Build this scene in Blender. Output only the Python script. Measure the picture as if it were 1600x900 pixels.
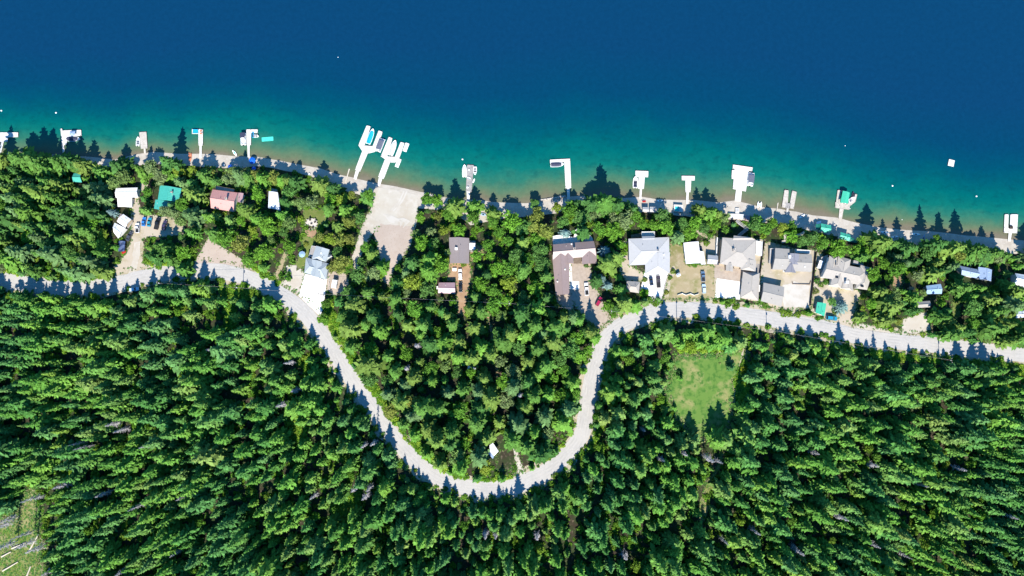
import bpy, bmesh, math, random
import numpy as np
from mathutils import Vector

random.seed(7)
rng = np.random.default_rng(7)
for o in list(bpy.data.objects):
    bpy.data.objects.remove(o)
S = bpy.context.scene
COL = S.collection

# ------------------------------------------------------------------ camera, light, exposure
CAM_H = 333.0
TILT = math.radians(4.3)
SUN_EL = math.radians(45)
TAN_E = math.tan(SUN_EL)
cam_d = bpy.data.cameras.new('camera')
cam = bpy.data.objects.new('camera', cam_d)
COL.objects.link(cam)
cam.location = (0, 0, CAM_H)
cam.rotation_euler = (TILT, 0, 0)
cam_d.sensor_width = 36
cam_d.lens = 24
cam_d.clip_start = 1
cam_d.clip_end = 6000
S.camera = cam

W = bpy.data.worlds.new('World')
S.world = W
W.use_nodes = True
wn = W.node_tree
bg = wn.nodes['Background']
sky = wn.nodes.new('ShaderNodeTexSky')
sky.sky_type = 'NISHITA'
sky.sun_disc = False
sky.sun_elevation = SUN_EL
sky.sun_rotation = math.radians(180)
sky.air_density = 1.0
sky.dust_density = 0.0
sky.ozone_density = 2.0
hsv = wn.nodes.new('ShaderNodeHueSaturation')
hsv.inputs['Saturation'].default_value = 1.35
wn.links.new(sky.outputs[0], hsv.inputs['Color'])
wn.links.new(hsv.outputs[0], bg.inputs[0])
bg.inputs[1].default_value = 0.115

sd = bpy.data.lights.new('sun', 'SUN')
sd.energy = 4.6
sd.angle = math.radians(0.5)
sd.color = (1.0, 0.945, 0.86)
sun = bpy.data.objects.new('sun', sd)
COL.objects.link(sun)
sun.location = (0, -300, 400)
sun.rotation_euler = (math.pi / 2 - SUN_EL, 0, 0)

vs = S.view_settings
vs.view_transform = 'Standard'
vs.look = 'None'
vs.gamma = 1.0
vs.use_curve_mapping = False
vs.exposure = 1.05
S.render.engine = 'CYCLES'
S.cycles.max_bounces = 5
S.cycles.diffuse_bounces = 3
S.cycles.glossy_bounces = 2
S.cycles.transmission_bounces = 3
S.cycles.transparent_max_bounces = 4

# ------------------------------------------------------------------ photograph pixel -> place
CT, ST = math.cos(TILT), math.sin(TILT)


def ray(px, py, z):
    u = (px - 800) / 1600 * 1.5
    v = (450 - py) / 1600 * 1.5
    k = (CAM_H - z) / (CT - v * ST)
    return u * k, (v * CT + ST) * k


SHORE = [(-700, 200), (-60, 236), (0, 238), (100, 243), (150, 246), (178, 250), (210, 242), (241, 238), (278, 241), (315, 241),
         (342, 242), (373, 245), (400, 245), (428, 250), (465, 257), (498, 263), (528, 273), (555, 279), (592, 288),
         (620, 292), (655, 300), (697, 309), (717, 312), (750, 313), (767, 316), (788, 317), (823, 318), (845, 314),
         (883, 308), (917, 306), (975, 310), (1003, 308), (1027, 312), (1052, 313), (1082, 313), (1123, 317),
         (1148, 314), (1167, 318), (1190, 324), (1217, 327), (1243, 331), (1270, 337), (1310, 341), (1340, 349),
         (1370, 355), (1395, 358), (1417, 360), (1455, 362), (1507, 368), (1553, 372), (1582, 375), (1660, 381), (2400, 430)]
_sh = np.array([ray(a, b, 0) for a, b in SHORE])
_dx = np.linspace(-8, 260, 1400)
_hz = np.interp(_dx, [-8, 0, 9, 16, 34, 75, 140, 260], [-1.0, 0, 0.9, 1.6, 4.0, 6.2, 8.5, 13.0])
_kern = np.ones(31) / 31
_hz2 = np.convolve(np.pad(_hz, 15, 'edge'), _kern, 'valid')
_hz2[:60] = _hz[:60]


def Hd(d):
    return np.where(d < -8, np.maximum(-1.0 + (d + 8) * 0.22, -30), np.interp(d, _dx, _hz2))


def HH(x, y):
    return Hd(np.interp(x, _sh[:, 0], _sh[:, 1]) - y)


def H1(x, y):
    return float(HH(np.array(x), np.array(y)))


def G(px, py, h=0.0):
    z = 3.0
    for _ in range(6):
        x, y = ray(px, py, z + h)
        z = H1(x, y)
    return x, y, z


def inv(x, y, z):
    dz = z - CAM_H
    yc = y * CT + dz * ST
    zc = -y * ST + dz * CT
    return 800 + x / -zc * 1600 / 1.5, 450 - yc / -zc * 1600 / 1.5


# ------------------------------------------------------------------ materials
def lin(c):
    c = c / 255
    return c / 12.92 if c <= 0.04045 else ((c + 0.055) / 1.055) ** 2.4


def A(r, g, b, k=1.0):
    return (lin(r) * k, lin(g) * k, lin(b) * k)


def mat(name, col, rough=0.85, col2=None, scale=0.6, detail=6, lo=0.35, hi=0.65, spec=0.3, metallic=0.0,
        col3=None, scale3=4.0, lo3=0.5, hi3=0.7, bump=0.0):
    m = bpy.data.materials.new(name)
    m.use_nodes = True
    nt = m.node_tree
    b = nt.nodes['Principled BSDF']
    b.inputs['Roughness'].default_value = rough
    b.inputs['Specular IOR Level'].default_value = spec
    b.inputs['Metallic'].default_value = metallic
    b.inputs['Base Color'].default_value = (*col, 1)
    if col2 is not None:
        geo = nt.nodes.new('ShaderNodeNewGeometry')

        def noisemix(c_in, c2, sc, lo_, hi_):
            n = nt.nodes.new('ShaderNodeTexNoise')
            n.inputs['Scale'].default_value = sc
            n.inputs['Detail'].default_value = detail
            n.inputs['Roughness'].default_value = 0.6
            nt.links.new(geo.outputs['Position'], n.inputs['Vector'])
            mr = nt.nodes.new('ShaderNodeMapRange')
            mr.inputs[1].default_value = lo_
            mr.inputs[2].default_value = hi_
            nt.links.new(n.outputs[0], mr.inputs[0])
            mx = nt.nodes.new('ShaderNodeMix')
            mx.data_type = 'RGBA'
            nt.links.new(mr.outputs[0], mx.inputs[0])
            if isinstance(c_in, tuple):
                mx.inputs[6].default_value = (*c_in, 1)
            else:
                nt.links.new(c_in, mx.inputs[6])
            mx.inputs[7].default_value = (*c2, 1)
            return mx.outputs[2], n
        out, n1 = noisemix(col, col2, scale, lo, hi)
        if col3 is not None:
            out, n1 = noisemix(out, col3, scale3, lo3, hi3)
        nt.links.new(out, b.inputs['Base Color'])
        if bump:
            bp = nt.nodes.new('ShaderNodeBump')
            bp.inputs['Strength'].default_value = bump
            bp.inputs['Distance'].default_value = 0.3
            nt.links.new(n1.outputs[0], bp.inputs['Height'])
            nt.links.new(bp.outputs[0], b.inputs['Normal'])
    return m


M = {}
M['ground'] = mat('forest_floor', A(56, 50, 40), 0.95, A(48, 62, 34), 0.2, 9, 0.4, 0.56, 0.1, col3=A(104, 92, 78), scale3=0.9, lo3=0.55, hi3=0.7)
M['sand'] = mat('beach_sand', A(178, 170, 158), 0.95, A(162, 153, 140), 0.25, 8, 0.4, 0.65, 0.1, col3=A(188, 181, 171), scale3=1.5, lo3=0.55, hi3=0.7)
M['lot_sand'] = mat('landing_sand', A(178, 171, 158), 0.95, A(172, 162, 147), 0.12, 7, 0.42, 0.62, 0.1, col3=A(186, 179, 168), scale3=0.35, lo3=0.52, hi3=0.7)
M['lot_dirt'] = mat('pinkish_dirt', A(168, 153, 140), 0.95, A(174, 160, 147), 0.2, 7, 0.4, 0.65, 0.1, col3=A(158, 141, 126), scale3=1.2, lo3=0.55, hi3=0.72)
M['gravel_pale'] = mat('pale_gravel', A(184, 178, 168), 0.95, A(174, 166, 153), 0.3, 6, 0.45, 0.65, 0.1)
M['tan'] = mat('tan_dirt', A(172, 160, 142), 0.95, A(146, 136, 104), 0.15, 8, 0.47, 0.64, 0.1, col3=A(178, 167, 150), scale3=0.6, lo3=0.55, hi3=0.7)
M['orange_dirt'] = mat('orange_dirt', A(160, 132, 104), 0.95, A(142, 114, 90), 0.3, 7, 0.4, 0.65, 0.1)
M['drygrass'] = mat('dry_lawn', A(152, 138, 108), 0.95, A(124, 122, 78), 0.12, 8, 0.45, 0.62, 0.1, col3=A(164, 150, 124), scale3=0.4, lo3=0.52, hi3=0.68)
M['lawn'] = mat('lawn', A(106, 116, 62), 0.95, A(92, 110, 50), 0.3, 6, 0.4, 0.6, 0.1, col3=A(130, 124, 80), scale3=0.8, lo3=0.55, hi3=0.72)
M['meadow'] = mat('meadow_grass', A(92, 122, 56), 0.95, A(140, 136, 90), 0.08, 10, 0.5, 0.64, 0.1, col3=A(66, 104, 44), scale3=0.5, lo3=0.48, hi3=0.62)
M['clearing'] = mat('clearing_grass', A(102, 116, 54), 0.95, A(140, 134, 92), 0.15, 8, 0.45, 0.6, 0.1, col3=A(84, 110, 42), scale3=0.6, lo3=0.5, hi3=0.62)
M['road'] = mat('chip_seal_road', A(171, 167, 161), 0.9, A(162, 159, 154), 0.12, 7, 0.42, 0.62, 0.2, col3=A(178, 174, 167), scale3=0.8, lo3=0.5, hi3=0.7)
M['shoulder'] = mat('gravel_shoulder', A(168, 157, 138), 0.95, A(132, 126, 86), 0.3, 8, 0.5, 0.64, 0.1)
M['concrete'] = mat('bright_concrete', A(226, 223, 216), 0.8, A(210, 206, 198), 0.4, 5, 0.45, 0.7, 0.2)
M['pavers'] = mat('beige_pavers', A(166, 152, 137), 0.9, A(152, 138, 124), 0.8, 6, 0.4, 0.65, 0.2)
M['brown_pave'] = mat('brown_driveway', A(136, 123, 117), 0.9, A(128, 115, 109), 0.25, 6, 0.4, 0.6, 0.2)
M['white'] = mat('white_paint', A(232, 231, 228), 0.6, A(214, 212, 208), 0.7, 5, 0.5, 0.75, 0.3)
M['dock_white'] = mat('bleached_white_planks', A(200, 197, 191), 0.7, A(180, 176, 169), 1.2, 6, 0.5, 0.75, 0.2)
M['dock_grey'] = mat('weathered_grey_planks', A(150, 147, 144), 0.85, A(128, 124, 122), 1.0, 6, 0.4, 0.65, 0.2)
M['dock_beige'] = mat('pale_beige_planks', A(180, 174, 165), 0.85, A(160, 152, 141), 1.0, 6, 0.4, 0.65, 0.2)
M['gel'] = mat('white_gelcoat', A(236, 236, 234), 0.25, None, spec=0.5)
M['navy'] = mat('dark_boat_cover', A(58, 62, 84), 0.6, A(44, 48, 66), 1.5, 4)
M['greycover'] = mat('grey_canvas_cover', A(92, 98, 112), 0.7, A(80, 84, 98), 1.5, 4)
M['palecover'] = mat('pale_grey_canvas', A(188, 190, 192), 0.7, A(170, 172, 176), 1.5, 4)
M['cyan'] = mat('bright_cyan_canvas', A(20, 160, 206), 0.6, A(14, 146, 190), 1.5, 4)
M['turq'] = mat('turquoise_foam', A(72, 196, 178), 0.6, A(60, 180, 164), 1.0, 4)
M['blue'] = mat('blue_plastic', A(20, 92, 190), 0.5)
M['orange'] = mat('faded_orange_plastic', A(206, 128, 92), 0.5)
M['red'] = mat('red_plastic', A(176, 40, 40), 0.5)
M['black'] = mat('black_rubber', (0.015, 0.015, 0.017), 0.7)
M['glass'] = mat('dark_glass', (0.012, 0.016, 0.022), 0.08, spec=0.6)
M['chrome'] = mat('bare_metal', (0.55, 0.55, 0.56), 0.35, metallic=1.0)
M['lamp'] = mat('lamp_glass', (0.7, 0.7, 0.68), 0.15, spec=0.6)
M['tail'] = mat('red_lamp', (0.35, 0.02, 0.02), 0.25)
M['wood'] = mat('weathered_timber', A(120, 104, 88), 0.9, A(98, 84, 70), 1.5, 5)
M['darkwood'] = mat('dark_timber', A(62, 54, 48), 0.9, A(48, 42, 38), 1.5, 5)
M['stone'] = mat('grey_stone', A(186, 178, 168), 0.9, A(130, 122, 114), 1.4, 6, 0.45, 0.6)
M['wall_white'] = mat('white_siding', A(214, 212, 206), 0.8)
M['wall_tan'] = mat('tan_siding', A(176, 160, 138), 0.8, A(166, 150, 128), 1.0)
M['wall_grey'] = mat('grey_siding', A(140, 140, 140), 0.8, A(130, 130, 130), 1.0)
M['wall_brown'] = mat('brown_log_wall', A(112, 84, 62), 0.85, A(96, 70, 52), 1.0)


def roofmat(n, c, k2=0.86, rough=0.8, metal=False):
    c2 = tuple(x * k2 for x in c)
    return mat(n, c, rough, c2, 0.9, 8, 0.35, 0.68, 0.35 if rough < .7 else .12, col3=tuple(min(.9, x * 1.1) for x in c), scale3=3.0, lo3=0.55, hi3=0.75)


M['r_white'] = roofmat('white_metal_roof', A(226, 226, 226), 0.93, 0.45)
M['r_teal'] = roofmat('teal_metal_roof', A(66, 160, 146), 0.9, 0.45)
M['r_green'] = roofmat('sea_green_roof', A(64, 172, 140), 0.9, 0.5)
M['r_dgreen'] = roofmat('deep_green_roof', A(28, 108, 92), 0.9, 0.5)
M['r_pink'] = roofmat('faded_pink_roof', A(192, 142, 135), 0.92, 0.42)
M['r_mauve'] = roofmat('mauve_roof', A(166, 138, 142), 0.92, 0.42)
M['r_pale'] = roofmat('pale_blue_roof', A(206, 214, 222), 0.93, 0.5)
M['r_bluegrey'] = roofmat('blue_grey_shingles', A(154, 162, 166), 0.93)
M['r_grey'] = roofmat('mid_grey_shingles', A(152, 148, 142), 0.9)
M['r_warm'] = roofmat('warm_grey_shingles', A(163, 157, 149), 0.9)
M['r_lgrey'] = roofmat('light_grey_shingles', A(168, 168, 168), 0.93)
M['r_greybrown'] = roofmat('grey_brown_shingles', A(132, 123, 122), 0.92)
M['r_brown'] = roofmat('purple_brown_shingles', A(138, 122, 119), 0.92, 0.36)
M['r_dark'] = roofmat('slate_grey_shingles', A(128, 128, 136), 0.92)
M['r_blue'] = roofmat('blue_metal_roof', A(136, 156, 184), 0.9, 0.5)
M['r_sky'] = roofmat('light_blue_roof', A(136, 164, 190), 0.92, 0.5)
M['bark'] = mat('bark', A(84, 68, 56), 0.95, A(60, 50, 42), 2.0, 5)
M['deadwood'] = mat('grey_deadwood', A(172, 170, 172), 0.95, A(146, 142, 144), 2.0, 5)
M['log'] = mat('bleached_log', A(206, 196, 180), 0.9, A(180, 168, 150), 2.0, 5)
M['redneedle'] = mat('rusty_needles', A(160, 104, 70), 0.9, A(130, 84, 56), 2.0, 5)


def car_mat(n, c):
    m = mat(n, c, 0.25, spec=0.5)
    m.node_tree.nodes['Principled BSDF'].inputs['Coat Weight'].default_value = 0.6
    return m


def leafmat(name, use_obj_color, cols, trans=0.2):
    m = bpy.data.materials.new(name)
    m.use_nodes = True
    nt = m.node_tree
    for n in list(nt.nodes):
        nt.nodes.remove(n)
    out = nt.nodes.new('ShaderNodeOutputMaterial')
    geo = nt.nodes.new('ShaderNodeNewGeometry')
    oi = nt.nodes.new('ShaderNodeObjectInfo')
    if use_obj_color:
        base = oi.outputs['Color']
    else:
        rp = nt.nodes.new('ShaderNodeValToRGB')
        el = rp.color_ramp.elements
        n = len(cols)
        el[0].position, el[0].color = 0, (*cols[0], 1)
        el[1].position, el[1].color = 1, (*cols[-1], 1)
        for i in range(1, n - 1):
            e = el.new(i / (n - 1))
            e.color = (*cols[i], 1)
        nt.links.new(oi.outputs['Random'], rp.inputs[0])
        base = rp.outputs[0]
    # each leaf clump a little lighter / darker, at random
    mr = nt.nodes.new('ShaderNodeMapRange')
    mr.inputs[3].default_value = 0.62
    mr.inputs[4].default_value = 1.45
    nt.links.new(geo.outputs['Random Per Island'], mr.inputs[0])
    hs = nt.nodes.new('ShaderNodeHueSaturation')
    nt.links.new(base, hs.inputs['Color'])
    nt.links.new(mr.outputs[0], hs.inputs['Value'])
    d = nt.nodes.new('ShaderNodeBsdfDiffuse')
    t = nt.nodes.new('ShaderNodeBsdfTranslucent')
    mx = nt.nodes.new('ShaderNodeMixShader')
    mx.inputs[0].default_value = trans
    nt.links.new(hs.outputs[0], d.inputs[0])
    nt.links.new(hs.outputs[0], t.inputs[0])
    nt.links.new(d.outputs[0], mx.inputs[1])
    nt.links.new(t.outputs[0], mx.inputs[2])
    nt.links.new(mx.outputs[0], out.inputs[0])
    return m


M['leaf'] = leafmat('foliage', True, None)
GREENS = [(.068, .18, .038), (.09, .228, .04), (.112, .272, .046), (.148, .298, .046), (.078, .194, .05), (.178, .31, .05), (.098, .238, .072), (.185, .262, .066)]
M['leaf_forest'] = leafmat('forest_foliage', False, GREENS)
M['leaf_forest2'] = leafmat('forest_foliage_cool', False, [(.055, .162, .042), (.074, .205, .046), (.092, .238, .06), (.066, .178, .054), (.11, .245, .076)])
M['leaf_forest3'] = leafmat('forest_foliage_warm', False, [(.094, .235, .042), (.115, .275, .046), (.14, .29, .05), (.105, .24, .052), (.165, .275, .07)])
M['leaf_under'] = leafmat('undergrowth_foliage', False, [(0.091, 0.220, 0.023), (0.137, 0.258, 0.027), (0.068, 0.175, 0.023), (0.167, 0.258, 0.030), (0.084, 0.205, 0.034)])
M['leaf_verge'] = leafmat('verge_foliage', False, [(0.1, 0.22, 0.02), (0.1, 0.22, 0.02)])


# ------------------------------------------------------------------ mesh and object helpers
class MB:
    def __init__(s):
        s.v = []
        s.f = []

    def add(s, vs_, fs):
        n = len(s.v)
        s.v += [tuple(p) for p in vs_]
        s.f += [tuple(i + n for i in f) for f in fs]
        return s

    def prism(s, poly, z0, z1):
        n = len(poly)
        z0 = z0 if isinstance(z0, (list, tuple)) else [z0] * n
        z1 = z1 if isinstance(z1, (list, tuple)) else [z1] * n
        vv = [(p[0], p[1], z) for p, z in zip(poly, z0)] + [(p[0], p[1], z) for p, z in zip(poly, z1)]
        ff = [tuple(range(n))[::-1], tuple(range(n, 2 * n))] + [(i, (i + 1) % n, n + (i + 1) % n, n + i) for i in range(n)]
        return s.add(vv, ff)

    def box(s, c, d, rz=0.0):
        ca, sa = math.cos(rz), math.sin(rz)
        pts = []
        for sx, sy in ((-1, -1), (1, -1), (1, 1), (-1, 1)):
            x, y = sx * d[0] / 2, sy * d[1] / 2
            pts.append((c[0] + x * ca - y * sa, c[1] + x * sa + y * ca))
        return s.prism(pts, c[2] - d[2] / 2, c[2] + d[2] / 2)

    def tube(s, p0, p1, r0, r1=None, n=6):
        r1 = r0 if r1 is None else r1
        p0, p1 = Vector(p0), Vector(p1)
        ax = (p1 - p0).normalized()
        up = Vector((0, 0, 1)) if abs(ax.z) < 0.9 else Vector((1, 0, 0))
        e1 = ax.cross(up).normalized()
        e2 = ax.cross(e1)
        vv = []
        for p, r in ((p0, r0), (p1, r1)):
            for i in range(n):
                a = 2 * math.pi * i / n
                vv.append(p + (e1 * math.cos(a) + e2 * math.sin(a)) * r)
        ff = [(i, (i + 1) % n, n + (i + 1) % n, n + i) for i in range(n)] + [tuple(range(n))[::-1], tuple(range(n, 2 * n))]
        return s.add(vv, ff)

    def disc(s, c, r, h, n=12, r2=None):
        r2 = r if r2 is None else r2
        vv = [(c[0] + r * math.cos(2 * math.pi * i / n), c[1] + r * math.sin(2 * math.pi * i / n), c[2]) for i in range(n)]
        vv += [(c[0] + r2 * math.cos(2 * math.pi * i / n), c[1] + r2 * math.sin(2 * math.pi * i / n), c[2] + h) for i in range(n)]
        ff = [tuple(range(n))[::-1], tuple(range(n, 2 * n))] + [(i, (i + 1) % n, n + (i + 1) % n, n + i) for i in range(n)]
        return s.add(vv, ff)

    def loft(s, secs, cap=True):
        k = len(secs[0])
        vv = [p for q in secs for p in q]
        ff = []
        for i in range(len(secs) - 1):
            for j in range(k):
                a, b = i * k + j, i * k + (j + 1) % k
                ff.append((a, b, b + k, a + k))
        if cap:
            ff.append(tuple(range(k))[::-1])
            ff.append(tuple(range((len(secs) - 1) * k, len(secs) * k)))
        return s.add(vv, ff)

    def mesh(s, name, m, fix=True, org=(0, 0, 0), bevel=0):
        me = bpy.data.meshes.new(name)
        me.from_pydata([(a - org[0], b - org[1], c - org[2]) for a, b, c in s.v], [], s.f)
        if fix:
            bm = bmesh.new()
            bm.from_mesh(me)
            bmesh.ops.recalc_face_normals(bm, faces=bm.faces)
            if bevel:
                bmesh.ops.bevel(bm, geom=bm.edges[:], offset=bevel, segments=1, affect='EDGES', clamp_overlap=True)
            bm.to_mesh(me)
            bm.free()
        me.materials.append(m)
        return me

    def build(s, name, m, parent=None, world=True, **k):
        org = tuple(parent['_org']) if (parent is not None and world) else (0, 0, 0)
        o = bpy.data.objects.new(name, s.mesh(name, m, org=org, **k))
        COL.objects.link(o)
        if parent is not None:
            o.parent = parent
            if '_org' in parent:
                o['_org'] = parent['_org']
        return o


def empty(name, label=None, cat=None, loc=(0, 0, 0), rz=0.0, group=None):
    o = bpy.data.objects.new(name, None)
    o.empty_display_size = 0.5
    COL.objects.link(o)
    o.location = loc
    o.rotation_euler = (0, 0, rz)
    o['_org'] = list(loc)
    tag(o, label, cat, group)
    return o


def tag(o, label=None, cat=None, group=None, kind=None):
    if label:
        o['label'] = label
    if cat:
        o['category'] = cat
    if group:
        o['group'] = group
    if kind:
        o['kind'] = kind
    return o


def kids(o):
    return [c for c in bpy.data.objects if c.parent == o]


def copy_tree(o, childmap, parent=None):
    c = o.copy()
    COL.objects.link(c)
    if parent is not None:
        c.parent = parent
    for ch in childmap.get(o.name, []):
        copy_tree(ch, childmap, c)
    return c


# ------------------------------------------------------------------ ground, lake
def axis(lo, hi, step, far, n=14):
    core = np.arange(lo, hi + step / 2, step)
    t = np.linspace(0, 1, n + 1)[1:] ** 2
    return np.concatenate([(lo - t * far)[::-1], core, hi + t * far])


def gridmesh(name, xs, ys, zf, m, smooth=True):
    X, Y = np.meshgrid(xs, ys)
    Z = zf(X, Y)
    nx, ny = len(xs), len(ys)
    co = np.stack([X, Y, Z], -1).reshape(-1, 3)
    i = np.arange(nx * ny).reshape(ny, nx)
    q = np.stack([i[:-1, :-1], i[:-1, 1:], i[1:, 1:], i[1:, :-1]], -1).reshape(-1, 4)
    me = bpy.data.meshes.new(name)
    me.from_pydata(co.tolist(), [], q.tolist())
    me.materials.append(m)
    me.polygons.foreach_set('use_smooth', [smooth] * len(me.polygons))
    o = bpy.data.objects.new(name, me)
    COL.objects.link(o)
    return o, co


gx = axis(-300, 300, 2.0, 2500)
gy = axis(-220, 120, 2.0, 2500)
ground, _ = gridmesh('ground', gx, gy, HH, M['ground'])
tag(ground, 'brown and mossy forest floor under the trees', 'ground', kind='structure')


def water_mat():
    m = bpy.data.materials.new('lake_water')
    m.use_nodes = True
    nt = m.node_tree
    b = nt.nodes['Principled BSDF']
    b.inputs['Roughness'].default_value = 0.12
    b.inputs['IOR'].default_value = 1.33
    at = nt.nodes.new('ShaderNodeAttribute')
    at.attribute_name = 'offshore'
    geo = nt.nodes.new('ShaderNodeNewGeometry')

    def noise(sc, det, vec=None, rough=0.6):
        n = nt.nodes.new('ShaderNodeTexNoise')
        n.inputs['Scale'].default_value = sc
        n.inputs['Detail'].default_value = det
        n.inputs['Roughness'].default_value = rough
        nt.links.new(vec or geo.outputs['Position'], n.inputs['Vector'])
        return n
    n1 = noise(0.05, 5)
    ma = nt.nodes.new('ShaderNodeMath')
    ma.operation = 'MULTIPLY_ADD'
    nt.links.new(n1.outputs[0], ma.inputs[0])
    ma.inputs[1].default_value = 15.0
    nt.links.new(at.outputs['Fac'], ma.inputs[2])
    mr = nt.nodes.new('ShaderNodeMapRange')
    mr.inputs[1].default_value = 7.5
    mr.inputs[2].default_value = 87.5
    nt.links.new(ma.outputs[0], mr.inputs[0])
    rp = nt.nodes.new('ShaderNodeValToRGB')
    el = rp.color_ramp.elements
    k = 0.36
    stops = [(0.0, A(168, 158, 134, k)), (0.02, A(156, 156, 124, k)), (0.05, A(138, 160, 122, k)), (0.09, A(110, 160, 124, k)), (0.145, A(66, 156, 130, k)), (0.21, A(20, 148, 134, k)),
             (0.31, A(0, 133, 132, k)), (0.42, A(0, 113, 128, k)), (0.53, A(0, 99, 127, k)), (0.68, A(6, 87, 126, k)), (1.0, A(14, 82, 128, k))]
    el[0].position, el[0].color = stops[0][0], (*stops[0][1], 1)
    el[1].position, el[1].color = stops[-1][0], (*stops[-1][1], 1)
    for p, c in stops[1:-1]:
        e = el.new(p)
        e.color = (*c, 1)
    nt.links.new(mr.outputs[0], rp.inputs[0])
    # dark weed patches and streaks along the shelf
    mp = nt.nodes.new('ShaderNodeMapping')
    mp.inputs['Scale'].default_value = (0.17, 0.3, 1)
    mp.inputs['Rotation'].default_value = (0, 0, math.radians(10))
    nt.links.new(geo.outputs['Position'], mp.inputs[0])
    n2 = noise(1.0, 8, mp.outputs[0], 0.68)
    w = nt.nodes.new('ShaderNodeMapRange')
    w.inputs[1].default_value = 0.5
    w.inputs[2].default_value = 0.72
    w.inputs[3].default_value = 0.0
    w.inputs[4].default_value = 0.42
    nt.links.new(n2.outputs[0], w.inputs[0])
    band = nt.nodes.new('ShaderNodeValToRGB')
    be = band.color_ramp.elements
    be[0].position, be[0].color = 0.05, (0.1, 0.1, 0.1, 1)
    be[1].position, be[1].color = 0.62, (0, 0, 0, 1)
    e = be.new(0.2)
    e.color = (1, 1, 1, 1)
    e = be.new(0.36)
    e.color = (0.8, 0.8, 0.8, 1)
    nt.links.new(mr.outputs[0], band.inputs[0])
    mul = nt.nodes.new('ShaderNodeMath')
    mul.operation = 'MULTIPLY'
    nt.links.new(w.outputs[0], mul.inputs[0])
    nt.links.new(band.outputs[0], mul.inputs[1])
    mx = nt.nodes.new('ShaderNodeMix')
    mx.data_type = 'RGBA'
    nt.links.new(mul.outputs[0], mx.inputs[0])
    nt.links.new(rp.outputs[0], mx.inputs[6])
    mx.inputs[7].default_value = (*A(10, 66, 84, k), 1)
    n4 = noise(0.45, 4, rough=0.75)  # ripple lightening and darkening painted into the water colour as noise
    rv = nt.nodes.new('ShaderNodeMapRange')
    rv.inputs[1].default_value = 0.3
    rv.inputs[2].default_value = 0.7
    rv.inputs[3].default_value = 0.9
    rv.inputs[4].default_value = 1.1
    nt.links.new(n4.outputs[0], rv.inputs[0])
    hv = nt.nodes.new('ShaderNodeHueSaturation')
    nt.links.new(mx.outputs[2], hv.inputs['Color'])
    nt.links.new(rv.outputs[0], hv.inputs['Value'])
    nt.links.new(hv.outputs[0], b.inputs['Base Color'])
    n3 = noise(0.9, 3)
    bp = nt.nodes.new('ShaderNodeBump')
    bp.inputs['Strength'].default_value = 0.12
    bp.inputs['Distance'].default_value = 0.25
    nt.links.new(n3.outputs[0], bp.inputs['Height'])
    nt.links.new(bp.outputs[0], b.inputs['Normal'])
    return m


wx = axis(-300, 300, 2.0, 2500)
wy = axis(10, 175, 2.0, 2400)
wy = wy[wy > 8]
lake, wco = gridmesh('water', wx, wy, lambda X, Y: np.zeros_like(X), water_mat())
dist = wco[:, 1] - np.interp(wco[:, 0], _sh[:, 0], _sh[:, 1])
# the shelf is a little wider at the left and narrower far right, as depth contours show
dist *= np.interp(wco[:, 0] / .3125 + 800, [0, 245, 550, 800, 1200, 1520], [1.5, 1.5, 1.15, 1.0, 1.05, 1.2])
att = lake.data.attributes.new('offshore', 'FLOAT', 'POINT')
att.data.foreach_set('value', dist.astype(np.float32))
tag(lake, 'deep blue lake water turning teal and sandy green along the shore', 'lake', kind='structure')

SNAMES = []
SHEETS = []          # exclusion outlines for the trees


def ragged(poly, amp, step=2.0, seed=0):
    r = random.Random(seed)
    out = []
    n = len(poly)
    for i in range(n):
        a, b = poly[i], poly[(i + 1) % n]
        d = math.hypot(b[0] - a[0], b[1] - a[1])
        k = max(1, int(d / step))
        for j in range(k):
            t = j / k
            out.append((a[0] + (b[0] - a[0]) * t + r.uniform(-amp, amp), a[1] + (b[1] - a[1]) * t + r.uniform(-amp, amp)))
    return out


def sheet_xy(name, poly, m, off, kind='structure', label=None, cat=None):
    bm = bmesh.new()
    vv = [bm.verts.new((x, y, 0)) for x, y in poly]
    f = bm.faces.new(vv)
    bmesh.ops.triangulate(bm, faces=[f])
    xs = [p[0] for p in poly]
    ys = [p[1] for p in poly]
    st = 4.0
    for k in range(math.floor(min(xs) / st) + 1, math.ceil(max(xs) / st)):
        bmesh.ops.bisect_plane(bm, geom=bm.verts[:] + bm.edges[:] + bm.faces[:], plane_co=(k * st, 0, 0), plane_no=(1, 0, 0))
    for k in range(math.floor(min(ys) / st) + 1, math.ceil(max(ys) / st)):
        bmesh.ops.bisect_plane(bm, geom=bm.verts[:] + bm.edges[:] + bm.faces[:], plane_co=(0, k * st, 0), plane_no=(0, 1, 0))
    co = np.array([v.co[:2] for v in bm.verts])
    z = HH(co[:, 0], co[:, 1]) + off
    for v, zz in zip(bm.verts, z):
        v.co.z = zz
    bmesh.ops.recalc_face_normals(bm, faces=bm.faces)
    if sum(f.normal.z for f in bm.faces) < 0:
        bmesh.ops.reverse_faces(bm, faces=bm.faces)
    me = bpy.data.meshes.new(name)
    bm.to_mesh(me)
    bm.free()
    me.materials.append(m)
    o = bpy.data.objects.new(name, me)
    COL.objects.link(o)
    return tag(o, label, cat, kind=kind)


def sheet(name, px, m, off, amp=0.35, margin=6, label=None, cat=None, lit=True, kind='structure', excl=True):
    poly = [G(a, b)[:2] for a, b in px]
    if amp:
        poly = ragged(poly, amp, 2.2, len(SHEETS))
    if excl:
        SHEETS.append((px, margin, lit))
        SNAMES.append(name)
    return sheet_xy(name, poly, m, off, kind, label, cat)


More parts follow.
